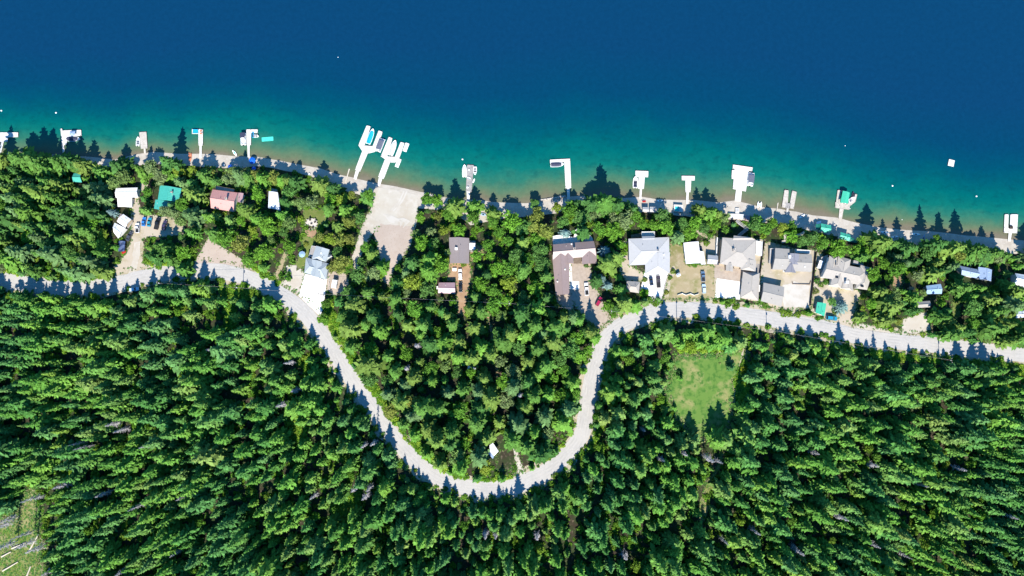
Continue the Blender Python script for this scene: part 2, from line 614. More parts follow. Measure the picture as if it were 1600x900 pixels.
def smooth_line(pts, n=6):
    out = []
    P = [pts[0]] + list(pts) + [pts[-1]]
    for i in range(1, len(P) - 2):
        p0, p1, p2, p3 = [np.array(q, float) for q in P[i - 1:i + 3]]
        for j in range(n):
            t = j / n
            out.append(tuple(0.5 * (2 * p1 + (p2 - p0) * t + (2 * p0 - 5 * p1 + 4 * p2 - p3) * t * t + (3 * p1 - p0 - 3 * p2 + p3) * t ** 3)))
    out.append(tuple(pts[-1]))
    return out


def band(pts, w):
    """outline of a strip of half-width w along pts"""
    L, R = [], []
    for i, p in enumerate(pts):
        a = pts[max(0, i - 1)]
        b = pts[min(len(pts) - 1, i + 1)]
        dx, dy = b[0] - a[0], b[1] - a[1]
        l = math.hypot(dx, dy) or 1
        ww = w[i] if isinstance(w, list) else w
        L.append((p[0] - dy / l * ww, p[1] + dx / l * ww))
        R.append((p[0] + dy / l * ww, p[1] - dx / l * ww))
    return L + R[::-1]


ROAD = [(-120, 420), (-50, 428), (0, 437), (50, 445), (120, 450), (180, 444), (230, 432), (285, 424), (340, 424), (390, 435), (440, 461),
        (472, 485), (492, 508), (515, 540), (540, 577), (565, 612), (596, 657), (627, 697), (668, 735), (710, 757), (760, 765),
        (800, 761), (830, 749), (856, 735), (887, 708), (908, 680), (914, 655), (919, 625), (924, 595), (934, 560), (943, 535), (962, 514),
        (990, 499), (1030, 486), (1080, 484), (1130, 488), (1200, 498), (1240, 504), (1290, 513), (1340, 526), (1400, 534), (1450, 538),
        (1520, 546), (1560, 550), (1600, 554), (1660, 560), (1760, 572)]
RL = smooth_line(ROAD, 5)
RPX = np.array(RL)
RW = [G(a, b)[:2] for a, b in RL]


def strip_mesh(name, pts, halfw, off, m, cross=5, kind='structure', jitter=0.0):
    n = len(pts)
    vv, ff = [], []
    r = random.Random(3)
    for i, p in enumerate(pts):
        a, b = pts[max(0, i - 1)], pts[min(n - 1, i + 1)]
        dx, dy = b[0] - a[0], b[1] - a[1]
        l = math.hypot(dx, dy)
        for j in range(cross):
            s_ = (j / (cross - 1) * 2 - 1) * halfw
            if j in (0, cross - 1):
                s_ += r.uniform(-jitter, jitter)
            x, y = p[0] - dy / l * s_, p[1] + dx / l * s_
            vv.append((x, y, H1(x, y) + off))
    for i in range(n - 1):
        for j in range(cross - 1):
            k = i * cross + j
            ff.append((k, k + cross, k + cross + 1, k + 1))
    o = MB().add(vv, ff).build(name, m)
    if o.data.polygons[0].normal.z < 0:
        o.data.flip_normals()
    return tag(o, kind=kind)


strip_mesh('road_shoulder', RW, 5.6, 0.05, M['shoulder'], jitter=1.5)
road = strip_mesh('road', RW, 3.7, 0.09, M['road'], jitter=0.12)
M['track'] = mat('worn_wheel_track', A(160, 157, 152), 0.9, A(172, 168, 162), 0.15, 7, 0.4, 0.55, 0.2)
for off in (-2.1, -0.75, 0.75, 2.1):
    tr = []
    for i, p in enumerate(RW):
        a_, b_ = RW[max(0, i - 1)], RW[min(len(RW) - 1, i + 1)]
        l_ = math.hypot(b_[0] - a_[0], b_[1] - a_[1])
        tr.append((p[0] - (b_[1] - a_[1]) / l_ * off, p[1] + (b_[0] - a_[0]) / l_ * off))
    strip_mesh('wheel_track', tr, 0.28, 0.10, M['track'], cross=3, jitter=0.15)
tag(road, 'pale grey road winding in a deep loop between forest and houses', 'road')

# beach
beach = [(a, b - 3) for a, b in SHORE if -70 < a < 1670]
beach_low = [(1660, 402), (1600, 398), (1500, 388), (1440, 384), (1400, 381), (1340, 374), (1290, 366), (1220, 350), (1160, 345), (1100, 341), (1050, 336),
             (1000, 331), (975, 318), (900, 318), (870, 333), (830, 338), (790, 340), (735, 352), (718, 340), (700, 330), (655, 325), (600, 320), (580, 312), (560, 304), (540, 298),
             (515, 285), (470, 271), (430, 263), (400, 260), (372, 263), (340, 262), (290, 259), (240, 256), (178, 262), (100, 250), (0, 245), (-60, 243)]
sheet('beach', beach + beach_low, M['sand'], 0.03, 0.3, margin=3, label='pale sand and pebble beach along the waterline', cat='beach', lit='beach')
# boat landing and its dirt
sheet('landing', [(560, 296), (590, 292), (652, 304), (654, 335), (648, 357), (600, 357), (594, 352), (585, 345), (575, 340), (582, 318)], M['lot_sand'], 0.06, 0.3, label='wide pale sandy boat landing', cat='landing')
sheet('dirt_lot', [(594, 350), (648, 354), (643, 382), (632, 398), (616, 418), (607, 447), (598, 438), (594, 410), (588, 385), (584, 365)], M['lot_dirt'], 0.075, 0.35, label='pinkish bare dirt lot below the landing', cat='lot')
for gp_ in ([(603, 336), (622, 338), (630, 346), (615, 351), (604, 346)], [(624, 342), (640, 341), (645, 350), (632, 354)], [(612, 343), (626, 341), (638, 347), (628, 352)]):
    sheet('gravel_patch', gp_, M['gravel_pale'], 0.10 + 0.004 * len(gp_) + gp_[0][0] * 1e-5, 1.6, excl=False)
sheet('landing_track', [(574, 334), (598, 347), (581, 366), (568, 388), (561, 408), (562, 424), (553, 420), (550, 402), (557, 378), (565, 355)], M['lot_sand'], 0.09, 0.3, margin=5, label='sandy track down from the landing', cat='track')
for dx in (-2.5, 2.0):
    ln = smooth_line([(634 + dx, 292 + 6), (626 + dx, 315), (612 + dx, 330)], 4)
    sheet_xy('tyre_track', band([G(a, b)[:2] for a, b in ln], 0.35), M['gravel_pale'], 0.105)
# lots at the left
sheet('parking_lot', [(208, 306), (217, 308), (219, 335), (252, 338), (288, 343), (287, 366), (262, 370), (235, 370), (223, 374), (226, 385), (222, 402), (225, 413), (252, 414), (225, 424), (178, 437), (178, 418), (195, 398), (206, 376), (205, 350)],
      M['tan'], 0.06, 0.35, label='tan dirt parking lot by the white-roofed cabins', cat='lot', margin=5)
sheet('sand_patch', [(219, 287), (226, 285), (231, 290), (222, 300), (217, 303)], M['tan'], 0.06, 0.3, margin=3)
sheet('gravel_drive', [(209, 380), (220, 376), (219, 400), (212, 424), (200, 430), (207, 405)], M['lot_sand'], 0.08, 0.35, excl=False)
sheet('roadside_lot', [(325, 370), (340, 382), (378, 405), (381, 419), (303, 416), (312, 395)], M['lot_dirt'], 0.06, 0.35, label='bare dirt pull-out beside the road', cat='lot')
sheet('grass_path', [(445, 393), (450, 397), (440, 425), (433, 440), (425, 436), (435, 415)], M['drygrass'], 0.06, 0.3, margin=3)
# house with white driveway
sheet('gravel_apron', [(448, 416), (464, 414), (477, 428), (468, 462), (440, 445)], M['lot_sand'], 0.06, 0.3)
sheet('driveway', [(477, 428), (511, 436), (505, 482), (500, 494), (467, 462)], M['concrete'], 0.11, 0.04, label='bright white concrete driveway beside the road bend', cat='driveway')
sheet('stone_yard', [(512, 420), (538, 424), (546, 440), (538, 458), (520, 462), (508, 456)], M['pavers'], 0.06, 0.3, margin=2)
sheet('lawn', [(474, 326), (506, 328), (512, 345), (500, 359), (475, 352)], M['lawn'], 0.06, 0.3, margin=4)
sheet('lawn', [(470, 366), (492, 372), (488, 392), (476, 417), (464, 424), (462, 412), (472, 390)], M['lawn'], 0.06, 0.3, margin=4)
sheet('garden_bed', [(472, 361), (494, 358), (499, 370), (488, 372), (474, 366)], M['orange_dirt'], 0.09, 0.3, margin=3)
# grey-brown gable house
sheet('dirt_drive', [(702, 411), (736, 411), (735, 440), (729, 470), (725, 492), (715, 492), (714, 468), (711, 440), (697, 438), (702, 425)], M['orange_dirt'], 0.06, 0.3, margin=5, label='orange dirt driveway below the grey-brown gable house', cat='driveway')
sheet('dirt_yard', [(734, 378), (750, 383), (755, 395), (745, 405), (735, 408)], M['orange_dirt'], 0.06, 0.4, margin=3)
sheet('footpath', band(smooth_line([(757, 463), (762, 490), (767, 515), (772, 545), (776, 575), (777, 603)], 4), 1.7), M['orange_dirt'], 0.06, 0.25, margin=5, label='thin dirt footpath through the trees', cat='footpath', lit=False)
sheet('footpath', band(smooth_line([(804, 700), (808, 716), (813, 732), (820, 750)], 4), [3, 3, 3.2, 3.4, 3.6, 3.8, 4, 4, 4.2, 4.6, 5, 6, 7]), M['lot_sand'], 0.06, 0.25, margin=8)
sheet('dirt_yard', [(776, 704), (803, 704), (807, 722), (798, 736), (776, 735)], M['ground'], 0.05, 0.3, margin=3, lit=False)
# brown house
sheet('drive_end', [(868, 458), (892, 456), (897, 478), (894, 486), (880, 482), (869, 470)], M['pavers'], 0.065, 0.2, margin=2)
sheet('courtyard', [(889, 408), (922, 409), (926, 440), (934, 455), (946, 480), (958, 502), (936, 518), (916, 500), (898, 478), (890, 462)], M['pavers'], 0.06, 0.15, label='beige paved courtyard and drive of the brown-roofed house', cat='courtyard')
sheet('concrete_strip', [(889, 412), (893, 412), (894, 439), (905, 440), (905, 452), (890, 452)], M['concrete'], 0.085, 0.06, excl=False)
# blue-grey hip house and lawns
sheet('driveway', [(1007, 426), (1044, 427), (1035, 462), (1013, 462), (1013, 453), (1000, 453), (1004, 440)], M['concrete'], 0.11, 0.04, label='white concrete driveway with two dark cars', cat='driveway')
sheet('drive_mouth', [(1014, 461), (1035, 461), (1032, 478), (1016, 480)], M['road'], 0.10, 0.1, excl=False)
sheet('dry_lawn', [(1046, 380), (1068, 382), (1071, 412), (1118, 414), (1118, 466), (1036, 469), (1044, 430)], M['drygrass'], 0.06, 0.3, label='dry tan lawn with two parked cars', cat='lawn')
sheet('dry_lawn', [(974, 378), (983, 376), (984, 414), (1008, 428), (1003, 440), (978, 440), (968, 425), (972, 400)], M['tan'], 0.06, 0.35, margin=4)
sheet('stone_border', [(1044, 418), (1054, 416), (1058, 424), (1048, 440), (1044, 464), (1038, 464)], M['shoulder'], 0.085, 0.3, excl=False)
sheet('footpath', band(smooth_line([(1087, 360), (1100, 368), (1112, 372), (1121, 371)], 4), 2.5), M['tan'], 0.06, 0.3, margin=2)
# big warm-grey house
sheet('yard', [(1093, 380), (1121, 371), (1194, 374), (1190, 440), (1187, 472), (1156, 466), (1117, 465), (1116, 414), (1101, 412)], M['tan'], 0.075, 0.15, margin=5)
sheet('patio', [(1116, 413), (1134, 418), (1158, 420), (1157, 440), (1116, 434)], M['pavers'], 0.10, 0.05, excl=False)
sheet('driveway', [(1120, 435), (1156, 440), (1156, 468), (1117, 465)], M['concrete'], 0.125, 0.03, excl=False, label='square white concrete driveway beside the warm-grey house', cat='driveway')
sheet('patio', [(1182, 412), (1189, 413), (1187, 427), (1180, 426)], M['dock_grey'], 0.10, 0.03, excl=False)
# sandy yard
sheet('sandy_yard', [(1194, 378), (1203, 378), (1240, 388), (1276, 391), (1267, 482), (1224, 484), (1188, 474), (1189, 440)], M['tan'], 0.07, 0.2, label='bare sandy yard between the grey house and its garage', cat='yard')
sheet('gravel_drive', [(1222, 446), (1242, 440), (1265, 446), (1264, 480), (1225, 480)], M['gravel_pale'], 0.095, 0.4, excl=False)
sheet('yard', [(1276, 395), (1285, 396), (1290, 440), (1300, 445), (1346, 455), (1336, 485), (1330, 516), (1285, 499), (1267, 484)], M['tan'], 0.065, 0.3, margin=5)
sheet('pull_out', [(1408, 500), (1428, 490), (1449, 488), (1455, 516), (1410, 525)], M['lot_sand'], 0.06, 0.3, margin=5)
sheet('pull_out', [(1330, 512), (1345, 505), (1412, 522), (1414, 530), (1340, 522)], M['lot_sand'], 0.065, 0.3, margin=3)
sheet('lawn', [(1488, 470), (1499, 470), (1500, 492), (1494, 500), (1489, 495)], M['lawn'], 0.06, 0.3, margin=4)
sheet('dirt_yard', [(1394, 430), (1405, 426), (1412, 440), (1403, 452), (1395, 446)], M['orange_dirt'], 0.06, 0.4, margin=4)
# meadow in the forest, clearing at the lower left, forest trails
sheet('meadow', [(1053, 566), (1060, 559), (1072, 553), (1088, 558), (1108, 553), (1120, 556), (1132, 549), (1150, 549), (1160, 543), (1166, 549), (1158, 566), (1156, 584), (1148, 596), (1150, 612), (1143, 630), (1146, 650), (1138, 672), (1110, 692), (1088, 684), (1070, 664), (1056, 650), (1048, 640), (1044, 622), (1034, 612), (1043, 600), (1050, 585)],
      M['meadow'], 0.05, 1.3, label='grassy green meadow open among the forest', cat='meadow', margin=7)
sheet('footpath', band(smooth_line([(1162, 544), (1156, 570), (1151, 600), (1146, 640)], 4), 1.6), M['tan'], 0.08, 0.3, margin=4)
sheet('clearing', [(-60, 800), (-10, 815), (14, 800), (34, 782), (46, 762), (56, 758), (58, 785), (66, 800), (60, 822), (70, 850), (62, 870), (74, 900), (70, 930), (-60, 940)], M['clearing'], 0.05, 1.2, label='grassy clearing with fallen logs in the lower left forest', cat='clearing', margin=4)
sheet('footpath', band(smooth_line([(1131, 690), (1122, 730), (1101, 765), (1096, 800), (1095, 830), (1090, 870), (1092, 920)], 4), 2.0), M['clearing'], 0.06, 0.5, margin=6, lit=False)
#PART2

# ------------------------------------------------------------------ houses
BUILT = []


def wing(root, zg, q, ax, e, rise, rm, wm, hip=(0, 0), over=0.45, seams=False, windows=True):
    if ax == 1:
        q = q[1:] + q[:1]
    c = [ray(a, b, zg + e)[:2] for a, b in q]
    BUILT.append(q)
    c = [np.array(p) for p in c]
    r0, r1 = (c[3] + c[0]) / 2, (c[1] + c[2]) / 2
    d = r1 - r0
    r0h, r1h = r0 + d * hip[0], r1 - d * hip[1]
    ze, zr = zg + e, zg + e + rise
    t = 0.16
    b = MB()
    top = [(*c[0], ze), (*c[1], ze), (*c[2], ze), (*c[3], ze), (*r0h, zr), (*r1h, zr)]
    bot = [(x, y, z - t) for x, y, z in top]
    F = [(0, 1, 5, 4), (2, 3, 4, 5), (7, 6, 10, 11), (9, 8, 11, 10), (0, 6, 7, 1), (2, 8, 9, 3)]
    if hip[0] > 0:
        F += [(3, 0, 4), (6, 9, 10), (3, 9, 6, 0)]
    else:
        F += [(3, 9, 10, 4), (0, 4, 10, 6)]
    if hip[1] > 0:
        F += [(1, 2, 5), (8, 7, 11), (1, 7, 8, 2)]
    else:
        F += [(1, 5, 11, 7), (2, 8, 11, 5)]
    b.add(top + bot, F)
    roof = b.build('roof', rm, root)
    rc = MB().tube((*r0h, zr + 0.02), (*r1h, zr + 0.02), 0.11, n=5)
    if hip[0] > 0:
        rc.tube((*c[0], ze + 0.02), (*r0h, zr + 0.02), 0.07, n=4).tube((*c[3], ze + 0.02), (*r0h, zr + 0.02), 0.07, n=4)
    if hip[1] > 0:
        rc.tube((*c[1], ze + 0.02), (*r1h, zr + 0.02), 0.07, n=4).tube((*c[2], ze + 0.02), (*r1h, zr + 0.02), 0.07, n=4)
    rc.build('ridge_cap', rm, roof)
    if seams:
        sm = MB()
        L = np.linalg.norm(d)
        n = max(3, int(L / 0.75))
        for i in range(1, n):
            u = i / n
            if hip[0] and u < hip[0] or hip[1] and u > 1 - hip[1]:
                continue
            rp = r0 + d * u
            for e0, e1 in ((c[0], c[1]), (c[3], c[2])):
                ep = e0 + (e1 - e0) * u
                sm.tube((*ep, ze + 0.02), (*rp, zr + 0.02), 0.04, n=3)
        sm.build('seams', rm, roof)
    rp_ = random.Random(int(c[0][0] * 10))
    if windows and e > 2.5:
        for _ in range(rp_.choice((1, 2, 2, 3))):
            u_, v_ = rp_.uniform(.25, .75), rp_.uniform(.35, .85)
            e0, e1 = ((c[0], c[1]), (c[3], c[2]))[rp_.randrange(2)]
            ep = e0 + (e1 - e0) * u_
            rp0 = r0 + d * u_
            q_ = ep + (rp0 - ep) * v_
            zq = ze + rise * v_
            MB().tube((*q_, zq - .1), (*q_, zq + .5), .11, n=6).build('vent_pipe', rp_.choice((M['black'], M['chrome'], M['white'])), roof)
    # walls
    ul = (c[1] - c[0]) / np.linalg.norm(c[1] - c[0])
    uw = (c[3] - c[0]) / np.linalg.norm(c[3] - c[0])
    hw = np.linalg.norm(c[3] - c[0]) / 2
    w = [c[0] + ul * over + uw * over, c[1] - ul * over + uw * over, c[2] - ul * over - uw * over, c[3] + ul * over - uw * over]
    zt = ze - t + rise * over / max(hw, .1) - 0.05
    zb = zg - 1.2
    b = MB()
    if hip[0] == 0 and hip[1] == 0 and rise > 0.2:
        g0, g1 = (w[0] + w[3]) / 2, (w[1] + w[2]) / 2
        zg_ = zr - t - 0.05
        vv = [(*p, zb) for p in w] + [(*p, zt) for p in w] + [(*g0, zg_), (*g1, zg_)]
        b.add(vv, [(3, 2, 1, 0), (0, 1, 5, 4), (2, 3, 7, 6), (1, 2, 6, 9, 5), (3, 0, 4, 8, 7), (4, 5, 9, 8), (6, 7, 8, 9)])
    else:
        b.prism([tuple(p) for p in w], zb, zt)
    b.build('wall', wm, root)
    if windows and e > 2:
        for (p0, p1) in ((w[0], w[1]), (w[2], w[3])):
            L = np.linalg.norm(p1 - p0)
            if L < 3.5:
                continue
            u = (p1 - p0) / L
            nrm = np.array([u[1], -u[0]])
            ang = math.atan2(u[1], u[0])
            for tt in ((0.28, 0.72) if L > 6 else (0.5,)):
                pc = p0 + u * L * tt
                wd = MB().box((*(pc + nrm * 0.03), zg + min(1.6, e - 1.1)), (1.3, 0.1, 1.2), ang).build('window', M['white'], root)
                MB().box((*(pc + nrm * 0.06), zg + min(1.6, e - 1.1)), (1.1, 0.08, 1.0), ang).build('pane', M['glass'], wd)
    return roof, zr, c


def part(root, name, px, z0, z1, m, bevel=0):
    """a flat-topped part outlined at its top height"""
    zg = root['_org'][2]
    poly = [ray(a, b, zg + z1)[:2] for a, b in px]
    return MB().prism(poly, zg + z0, zg + z1).build(name, m, root)


def chimney(root, px, py, h, s=0.8, m='stone', base=3.0):
    zg = root['_org'][2]
    x, y = ray(px, py, zg + h)
    c = MB().box((x, y, zg + (h + base) / 2), (s, s, h - base)).build('chimney', M[m], root)
    MB().box((x, y, zg + h + 0.05), (s + 0.25, s + 0.25, 0.12)).build('cap', M[m], c)
    MB().disc((x, y, zg + h + 0.1), 0.16, 0.3, 8).build('flue', M['black'], c)


def vent(root, px, py, h):
    zg = root['_org'][2]
    x, y = ray(px, py, zg + h)
    MB().box((x, y, zg + h - 0.15), (0.6, 0.6, 0.5)).build('roof_vent', M['white'], root)


def railing(root, pts, zdeck, m=None, h=1.0):
    zg = root['_org'][2]
    b = MB()
    P = [ray(a, c, zg + zdeck + h)[:2] for a, c in pts]
    for p, q in zip(P[:-1], P[1:]):
        b.tube((*p, zg + zdeck + h), (*q, zg + zdeck + h), 0.06, n=4)
        L = math.hypot(q[0] - p[0], q[1] - p[1])
        n = max(1, int(L / 1.5))
        for i in range(n + 1):
            t = i / n
            x, y = p[0] + (q[0] - p[0]) * t, p[1] + (q[1] - p[1]) * t
            b.tube((x, y, zg + zdeck - 0.1), (x, y, zg + zdeck + h), 0.05, n=4)
    return b.build('railing', m or M['white'], root)


def house(label, cat, q0, name='house', group=None):
    cx = sum(p[0] for p in q0) / len(q0)
    cy = sum(p[1] for p in q0) / len(q0)
    x, y, z = G(cx, cy, 3)
    return empty(name, label, cat, (x, y, z), group=group)


def door(root, roofc, m='darkwood', side=0, tt=0.5):
    c = roofc
    zg = root['_org'][2]
    p0, p1 = (c[0], c[1]) if side == 0 else (c[2], c[3])
    u = (p1 - p0) / np.linalg.norm(p1 - p0)
    nr = np.array([u[1], -u[0]])
    pc = p0 + (p1 - p0) * tt - nr * 0.42
    d = MB().box((*pc, zg + 1.0), (0.95, 0.1, 2.05), math.atan2(u[1], u[0])).build('door', M[m], root)
    MB().box((*(pc + u * 0.35 + nr * 0.08), zg + 1.0), (0.12, 0.08, 0.05), math.atan2(u[1], u[0])).build('handle', M['chrome'], d)


LAND = []   # landmarks used to describe the trees: (px, py, phrase)


def lm(px, py, phrase):
    LAND.append((px, py, phrase))


# --- left group
q = [(181, 294), (215, 293), (215, 308), (181, 309)]
r = house('white metal-roofed cabin at the head of the dirt parking lot', 'cabin', q, 'cabin')
_, _, c = wing(r, r['_org'][2], q, 0, 3.0, .8, M['r_white'], M['wall_white'], seams=True)
wing(r, r['_org'][2], [(183, 307.5), (206, 307.5), (206, 324), (184, 323)], 1, 2.9, .75, M['r_white'], M['wall_white'], seams=True)
part(r, 'porch', [(206, 308.5), (209, 308.5), (209, 332), (206, 332)], 0, 0.3, M['dock_grey'])
vent(r, 199, 321, 3.5)
door(r, c)
lm(196, 308, 'white metal-roofed cabin')

q = [(179, 348), (185, 348), (205, 343), (184, 372)]
r = house('angled cabin with a white and brown roof beside the parked cars', 'cabin', [(178, 340), (206, 372)], 'cabin')
wing(r, r['_org'][2], [(183, 346.5), (192.5, 334.5), (205, 343), (196, 355.5)], 1, 3.0, 0.9, M['r_white'], M['wall_tan'])
wing(r, r['_org'][2], [(179, 348), (196, 356.3), (185, 372.5), (177.5, 363)], 0, 2.7, 1.0, M['r_white'], M['wall_white'])
part(r, 'lean_to_roof', [(181.5, 346), (188.5, 334), (191.6, 335), (184.5, 346.5)], 2.2, 2.5, M['r_brown'])
part(r, 'porch', [(197.5, 355), (205.5, 344.5), (208, 347), (200, 357)], 0, 0.35, M['dock_grey'])

q = [(250, 289.5), (283.5, 294.5), (280, 316), (246.5, 312)]
r = house('teal metal-roofed house partly shaded by trees', 'house', q)
_, _, c = wing(r, r['_org'][2], q, 1, 3.4, 1.6, M['r_teal'], M['wall_brown'], seams=True)
wing(r, r['_org'][2], [(243, 311.8), (267, 315.5), (264, 331), (240.5, 326)], 1, 2.9, 1.2, M['r_teal'], M['wall_brown'], seams=True)
part(r, 'deck', [(280, 316), (284, 294.5), (288, 296), (285, 318)], 0.2, 0.8, M['wood'])
chimney(r, 268, 300, 5.6, 0.6)
door(r, c)
lm(264, 306, 'teal metal-roofed house')

q = [(115, 271), (126, 270), (128, 285), (114, 284)]
r = house('small teal-roofed shed almost hidden among lakeside conifers', 'shed', q, 'shed')
wing(r, r['_org'][2], q, 0, 2.5, 0.9, M['r_teal'], M['wall_brown'])
lm(120, 278, 'hidden teal-roofed shed')
q = [(29, 256), (38, 256), (39, 261.5), (30, 261)]
r = house('tiny pale blue roof peeking out under the far left lakeside trees', 'shed', q, 'shed')
wing(r, r['_org'][2], q, 0, 2.4, 0.5, M['r_sky'], M['wall_grey'])
q = [(117, 336), (130, 334), (131, 346), (119, 348)]

q = [(332, 296), (371.5, 301), (365, 331), (329.5, 325)]
r = house('faded pink-roofed house with conifer shadows across its roof', 'house', q)
_, _, c = wing(r, r['_org'][2], q, 0, 3.6, 1.9, M['r_pink'], M['wall_white'], seams=True)
wing(r, r['_org'][2], [(372.3, 301), (380.5, 302), (377.5, 317), (371, 315.5)], 1, 2.8, 0.7, M['r_mauve'], M['wall_white'])
part(r, 'deck', [(337, 290), (366, 296), (365, 299.5), (337, 296)], 0.3, 1.0, M['dock_beige'])
railing(r, [(337, 290), (366, 295.5)], 1.0, M['wood'])
chimney(r, 353, 310, 6.6, 0.8)
door(r, c, side=1)
lm(350, 313, 'faded pink-roofed house')

q = [(420, 299), (434, 300.5), (438, 329), (419, 325)]
r = house('narrow pale blue-white metal-roofed cabin between trees', 'cabin', q, 'cabin')
_, _, c = wing(r, r['_org'][2], q, 1, 2.9, 1.0, M['r_pale'], M['wall_white'], seams=True)
part(r, 'deck', [(424, 294), (433, 296), (434, 299.5), (424, 299)], 0.1, 0.5, M['dock_beige'])
door(r, c)
lm(428, 313, 'narrow pale blue-white cabin')

# --- blue-grey house with the white driveway
q = [(494, 384), (515, 390), (509.7, 409), (487, 404)]
r = house('blue-grey shingled house at the top of the white driveway', 'house', [(478, 384), (515, 436)])
zg = r['_org'][2]
wing(r, zg, q, 1, 5.2, 1.5, M['r_bluegrey'], M['wall_white'], hip=(0, 0.3))
_, _, c = wing(r, zg, [(478, 402), (514, 411.8), (509.3, 436.8), (475.5, 426)], 0, 4.4, 1.7, M['r_bluegrey'], M['wall_white'], hip=(0.25, 0.25))
wing(r, zg, [(487.5, 405), (503.5, 408.6), (500, 434.5), (486, 430.5)], 1, 5.2, 1.3, M['r_bluegrey'], M['wall_white'])
wing(r, zg, [(510, 398), (519, 398), (513, 405), (508, 408)], 0, 4.2, 0.8, M['r_bluegrey'], M['wall_white'], windows=False)
part(r, 'deck', [(487, 384), (494, 385), (489, 401), (482, 402)], 0.1, 2.4, M['dock_grey'])
railing(r, [(489, 401), (482, 402), (487, 384), (494, 385)], 2.4)
vent(r, 502, 395.5, 6.7)
for t in (0.3, 0.7):
    p = c[3] + (c[2] - c[3]) * t
    u = (c[2] - c[3]) / np.linalg.norm(c[2] - c[3])
    nr = np.array([u[1], -u[0]])
    MB().box((*(p + nr * 0.42), zg + 1.15), (2.6, 0.12, 2.3), math.atan2(u[1], u[0])).build('garage_door', M['white'], r)
lm(495, 410, 'blue-grey shingled house')

# --- grey-brown gable house, its shed
q = [(701.5, 371), (733, 372), (733, 412), (703, 411.5)]
r = house('grey-brown gable-roofed house with a white side porch roof', 'house', q)
zg = r['_org'][2]
_, _, c = wing(r, zg, q, 1, 3.4, 2.0, M['r_greybrown'], M['wall_tan'])
wing(r, zg, [(733.6, 379.5), (742.6, 380), (742.4, 390.6), (733.5, 390.2)], 1, 2.9, 0.25, M['r_white'], M['wall_white'], windows=False)
part(r, 'deck', [(733.6, 376), (743, 376.5), (743, 394), (733.5, 393.6)], 0, 0.4, M['dock_grey'])
chimney(r, 712.8, 388.5, 6.0, 1.0, 'white')
door(r, c)
lm(717, 392, 'grey-brown gable house')
q = [(685.5, 441.5), (711, 441.5), (711.5, 459), (684.5, 458)]
r = house('mauve-roofed shed beside the orange dirt driveway', 'shed', q, 'shed')
_, _, c = wing(r, r['_org'][2], q, 0, 2.7, .95, M['r_mauve'], M['wall_brown'])
door(r, c)
lm(698, 450, 'mauve-roofed shed')

# --- brown house
q = [(864, 382), (928, 376.5), (931.5, 400), (864, 406)]
r = house('large brown-roofed house with a long garage wing and white lakeside terrace', 'house', q)
zg = r['_org'][2]
_, _, c = wing(r, zg, q, 0, 3.8, 1.65, M['r_brown'], M['wall_tan'])
_, _, c2 = wing(r, zg, [(862.5, 398), (889.5, 396), (889.5, 460), (868.5, 461)], 1, 3.75, 1.35, M['r_brown'], M['wall_tan'], over=0.5)
wing(r, zg, [(878, 394), (896.5, 393), (896, 411.5), (878, 412)], 1, 3.7, 1.3, M['r_brown'], M['wall_tan'], over=0.55, windows=False)
for a, b in ((871, 440), (883, 421)):
    vent(r, a, b, 4.9)
wing(r, zg, [(909, 395), (931.8, 393), (932.5, 411.5), (909.5, 413)], 1, 3.72, 1.35, M['r_brown'], M['wall_tan'], over=0.5)
part(r, 'terrace', [(864, 369), (880, 366), (896, 371), (900, 356), (908, 365.5), (917, 361.5), (926, 372), (927, 378), (864, 383)], -0.5, 0.7, M['concrete'])
railing(r, [(864, 382), (864, 369), (880, 366)], 0.7)
railing(r, [(896, 371), (900, 356), (908, 365.5), (917, 361.5), (926, 372)], 0.7, M['wood'])
part(r, 'entry_canopy', [(896.5, 403.5), (908.5, 402.5), (908.5, 411.5), (896.5, 412)], 2.5, 2.75, M['wood'])
chimney(r, 897.5, 388.5, 6.4, 0.8)
vent(r, 893, 381.5, 5.2)
lm(897, 395, 'large brown-roofed house')

# --- blue-grey hip house
q = [(982, 373), (1045.5, 370.5), (1046.3, 412), (983, 414.6)]
r = house('wide light grey hip-roofed house with two cars in front', 'house', q)
zg = r['_org'][2]
_, _, c = wing(r, zg, q, 0, 3.6, 1.25, M['r_lgrey'], M['wall_white'], hip=(0.3, 0.3))
wing(r, zg, [(1008, 396), (1046.8, 394), (1046.5, 426.6), (1008, 427.3)], 1, 3.58, 1.3, M['r_lgrey'], M['wall_white'], hip=(0, 0.35), over=0.5)
wing(r, zg, [(1003, 369.5), (1023, 369), (1022, 376), (1004, 376.5)], 0, 3.4, 0.5, M['r_lgrey'], M['wall_white'], windows=False)
part(r, 'deck', [(1002.7, 362), (1023, 361.8), (1023, 371), (1002.7, 371)], -0.2, 1.2, M['dock_white'])
railing(r, [(1002.7, 370), (1002.7, 362), (1023, 361.8), (1023, 370)], 1.2)
part(r, 'side_deck', [(986, 367), (1002, 364), (1002, 370), (986, 373)], 0, 0.8, M['wood'])
vent(r, 1037, 397.5, 4.7)
chimney(r, 1028.5, 391, 5.9, 0.6, 'wall_grey')
for t in (0.3, 0.7):
    x, y = ray(1008 + 38 * t, 426, zg + 1.2)
    MB().box((x, y - 0.05, zg + 1.15), (4.6, 0.14, 2.3)).build('garage_door', M['white'], r)
lm(1015, 395, 'light grey hip-roofed house')
q = [(979, 439), (999.8, 440.3), (998.5, 458), (978.5, 455)]
r = house('small grey hip-roofed shed left of the white driveway', 'shed', q, 'shed')
_, _, c = wing(r, r['_org'][2], q, 0, 2.6, 1.2, M['r_warm'], M['wall_white'], hip=(0.3, 0.3))
door(r, c)
lm(989, 448, 'small grey shed')

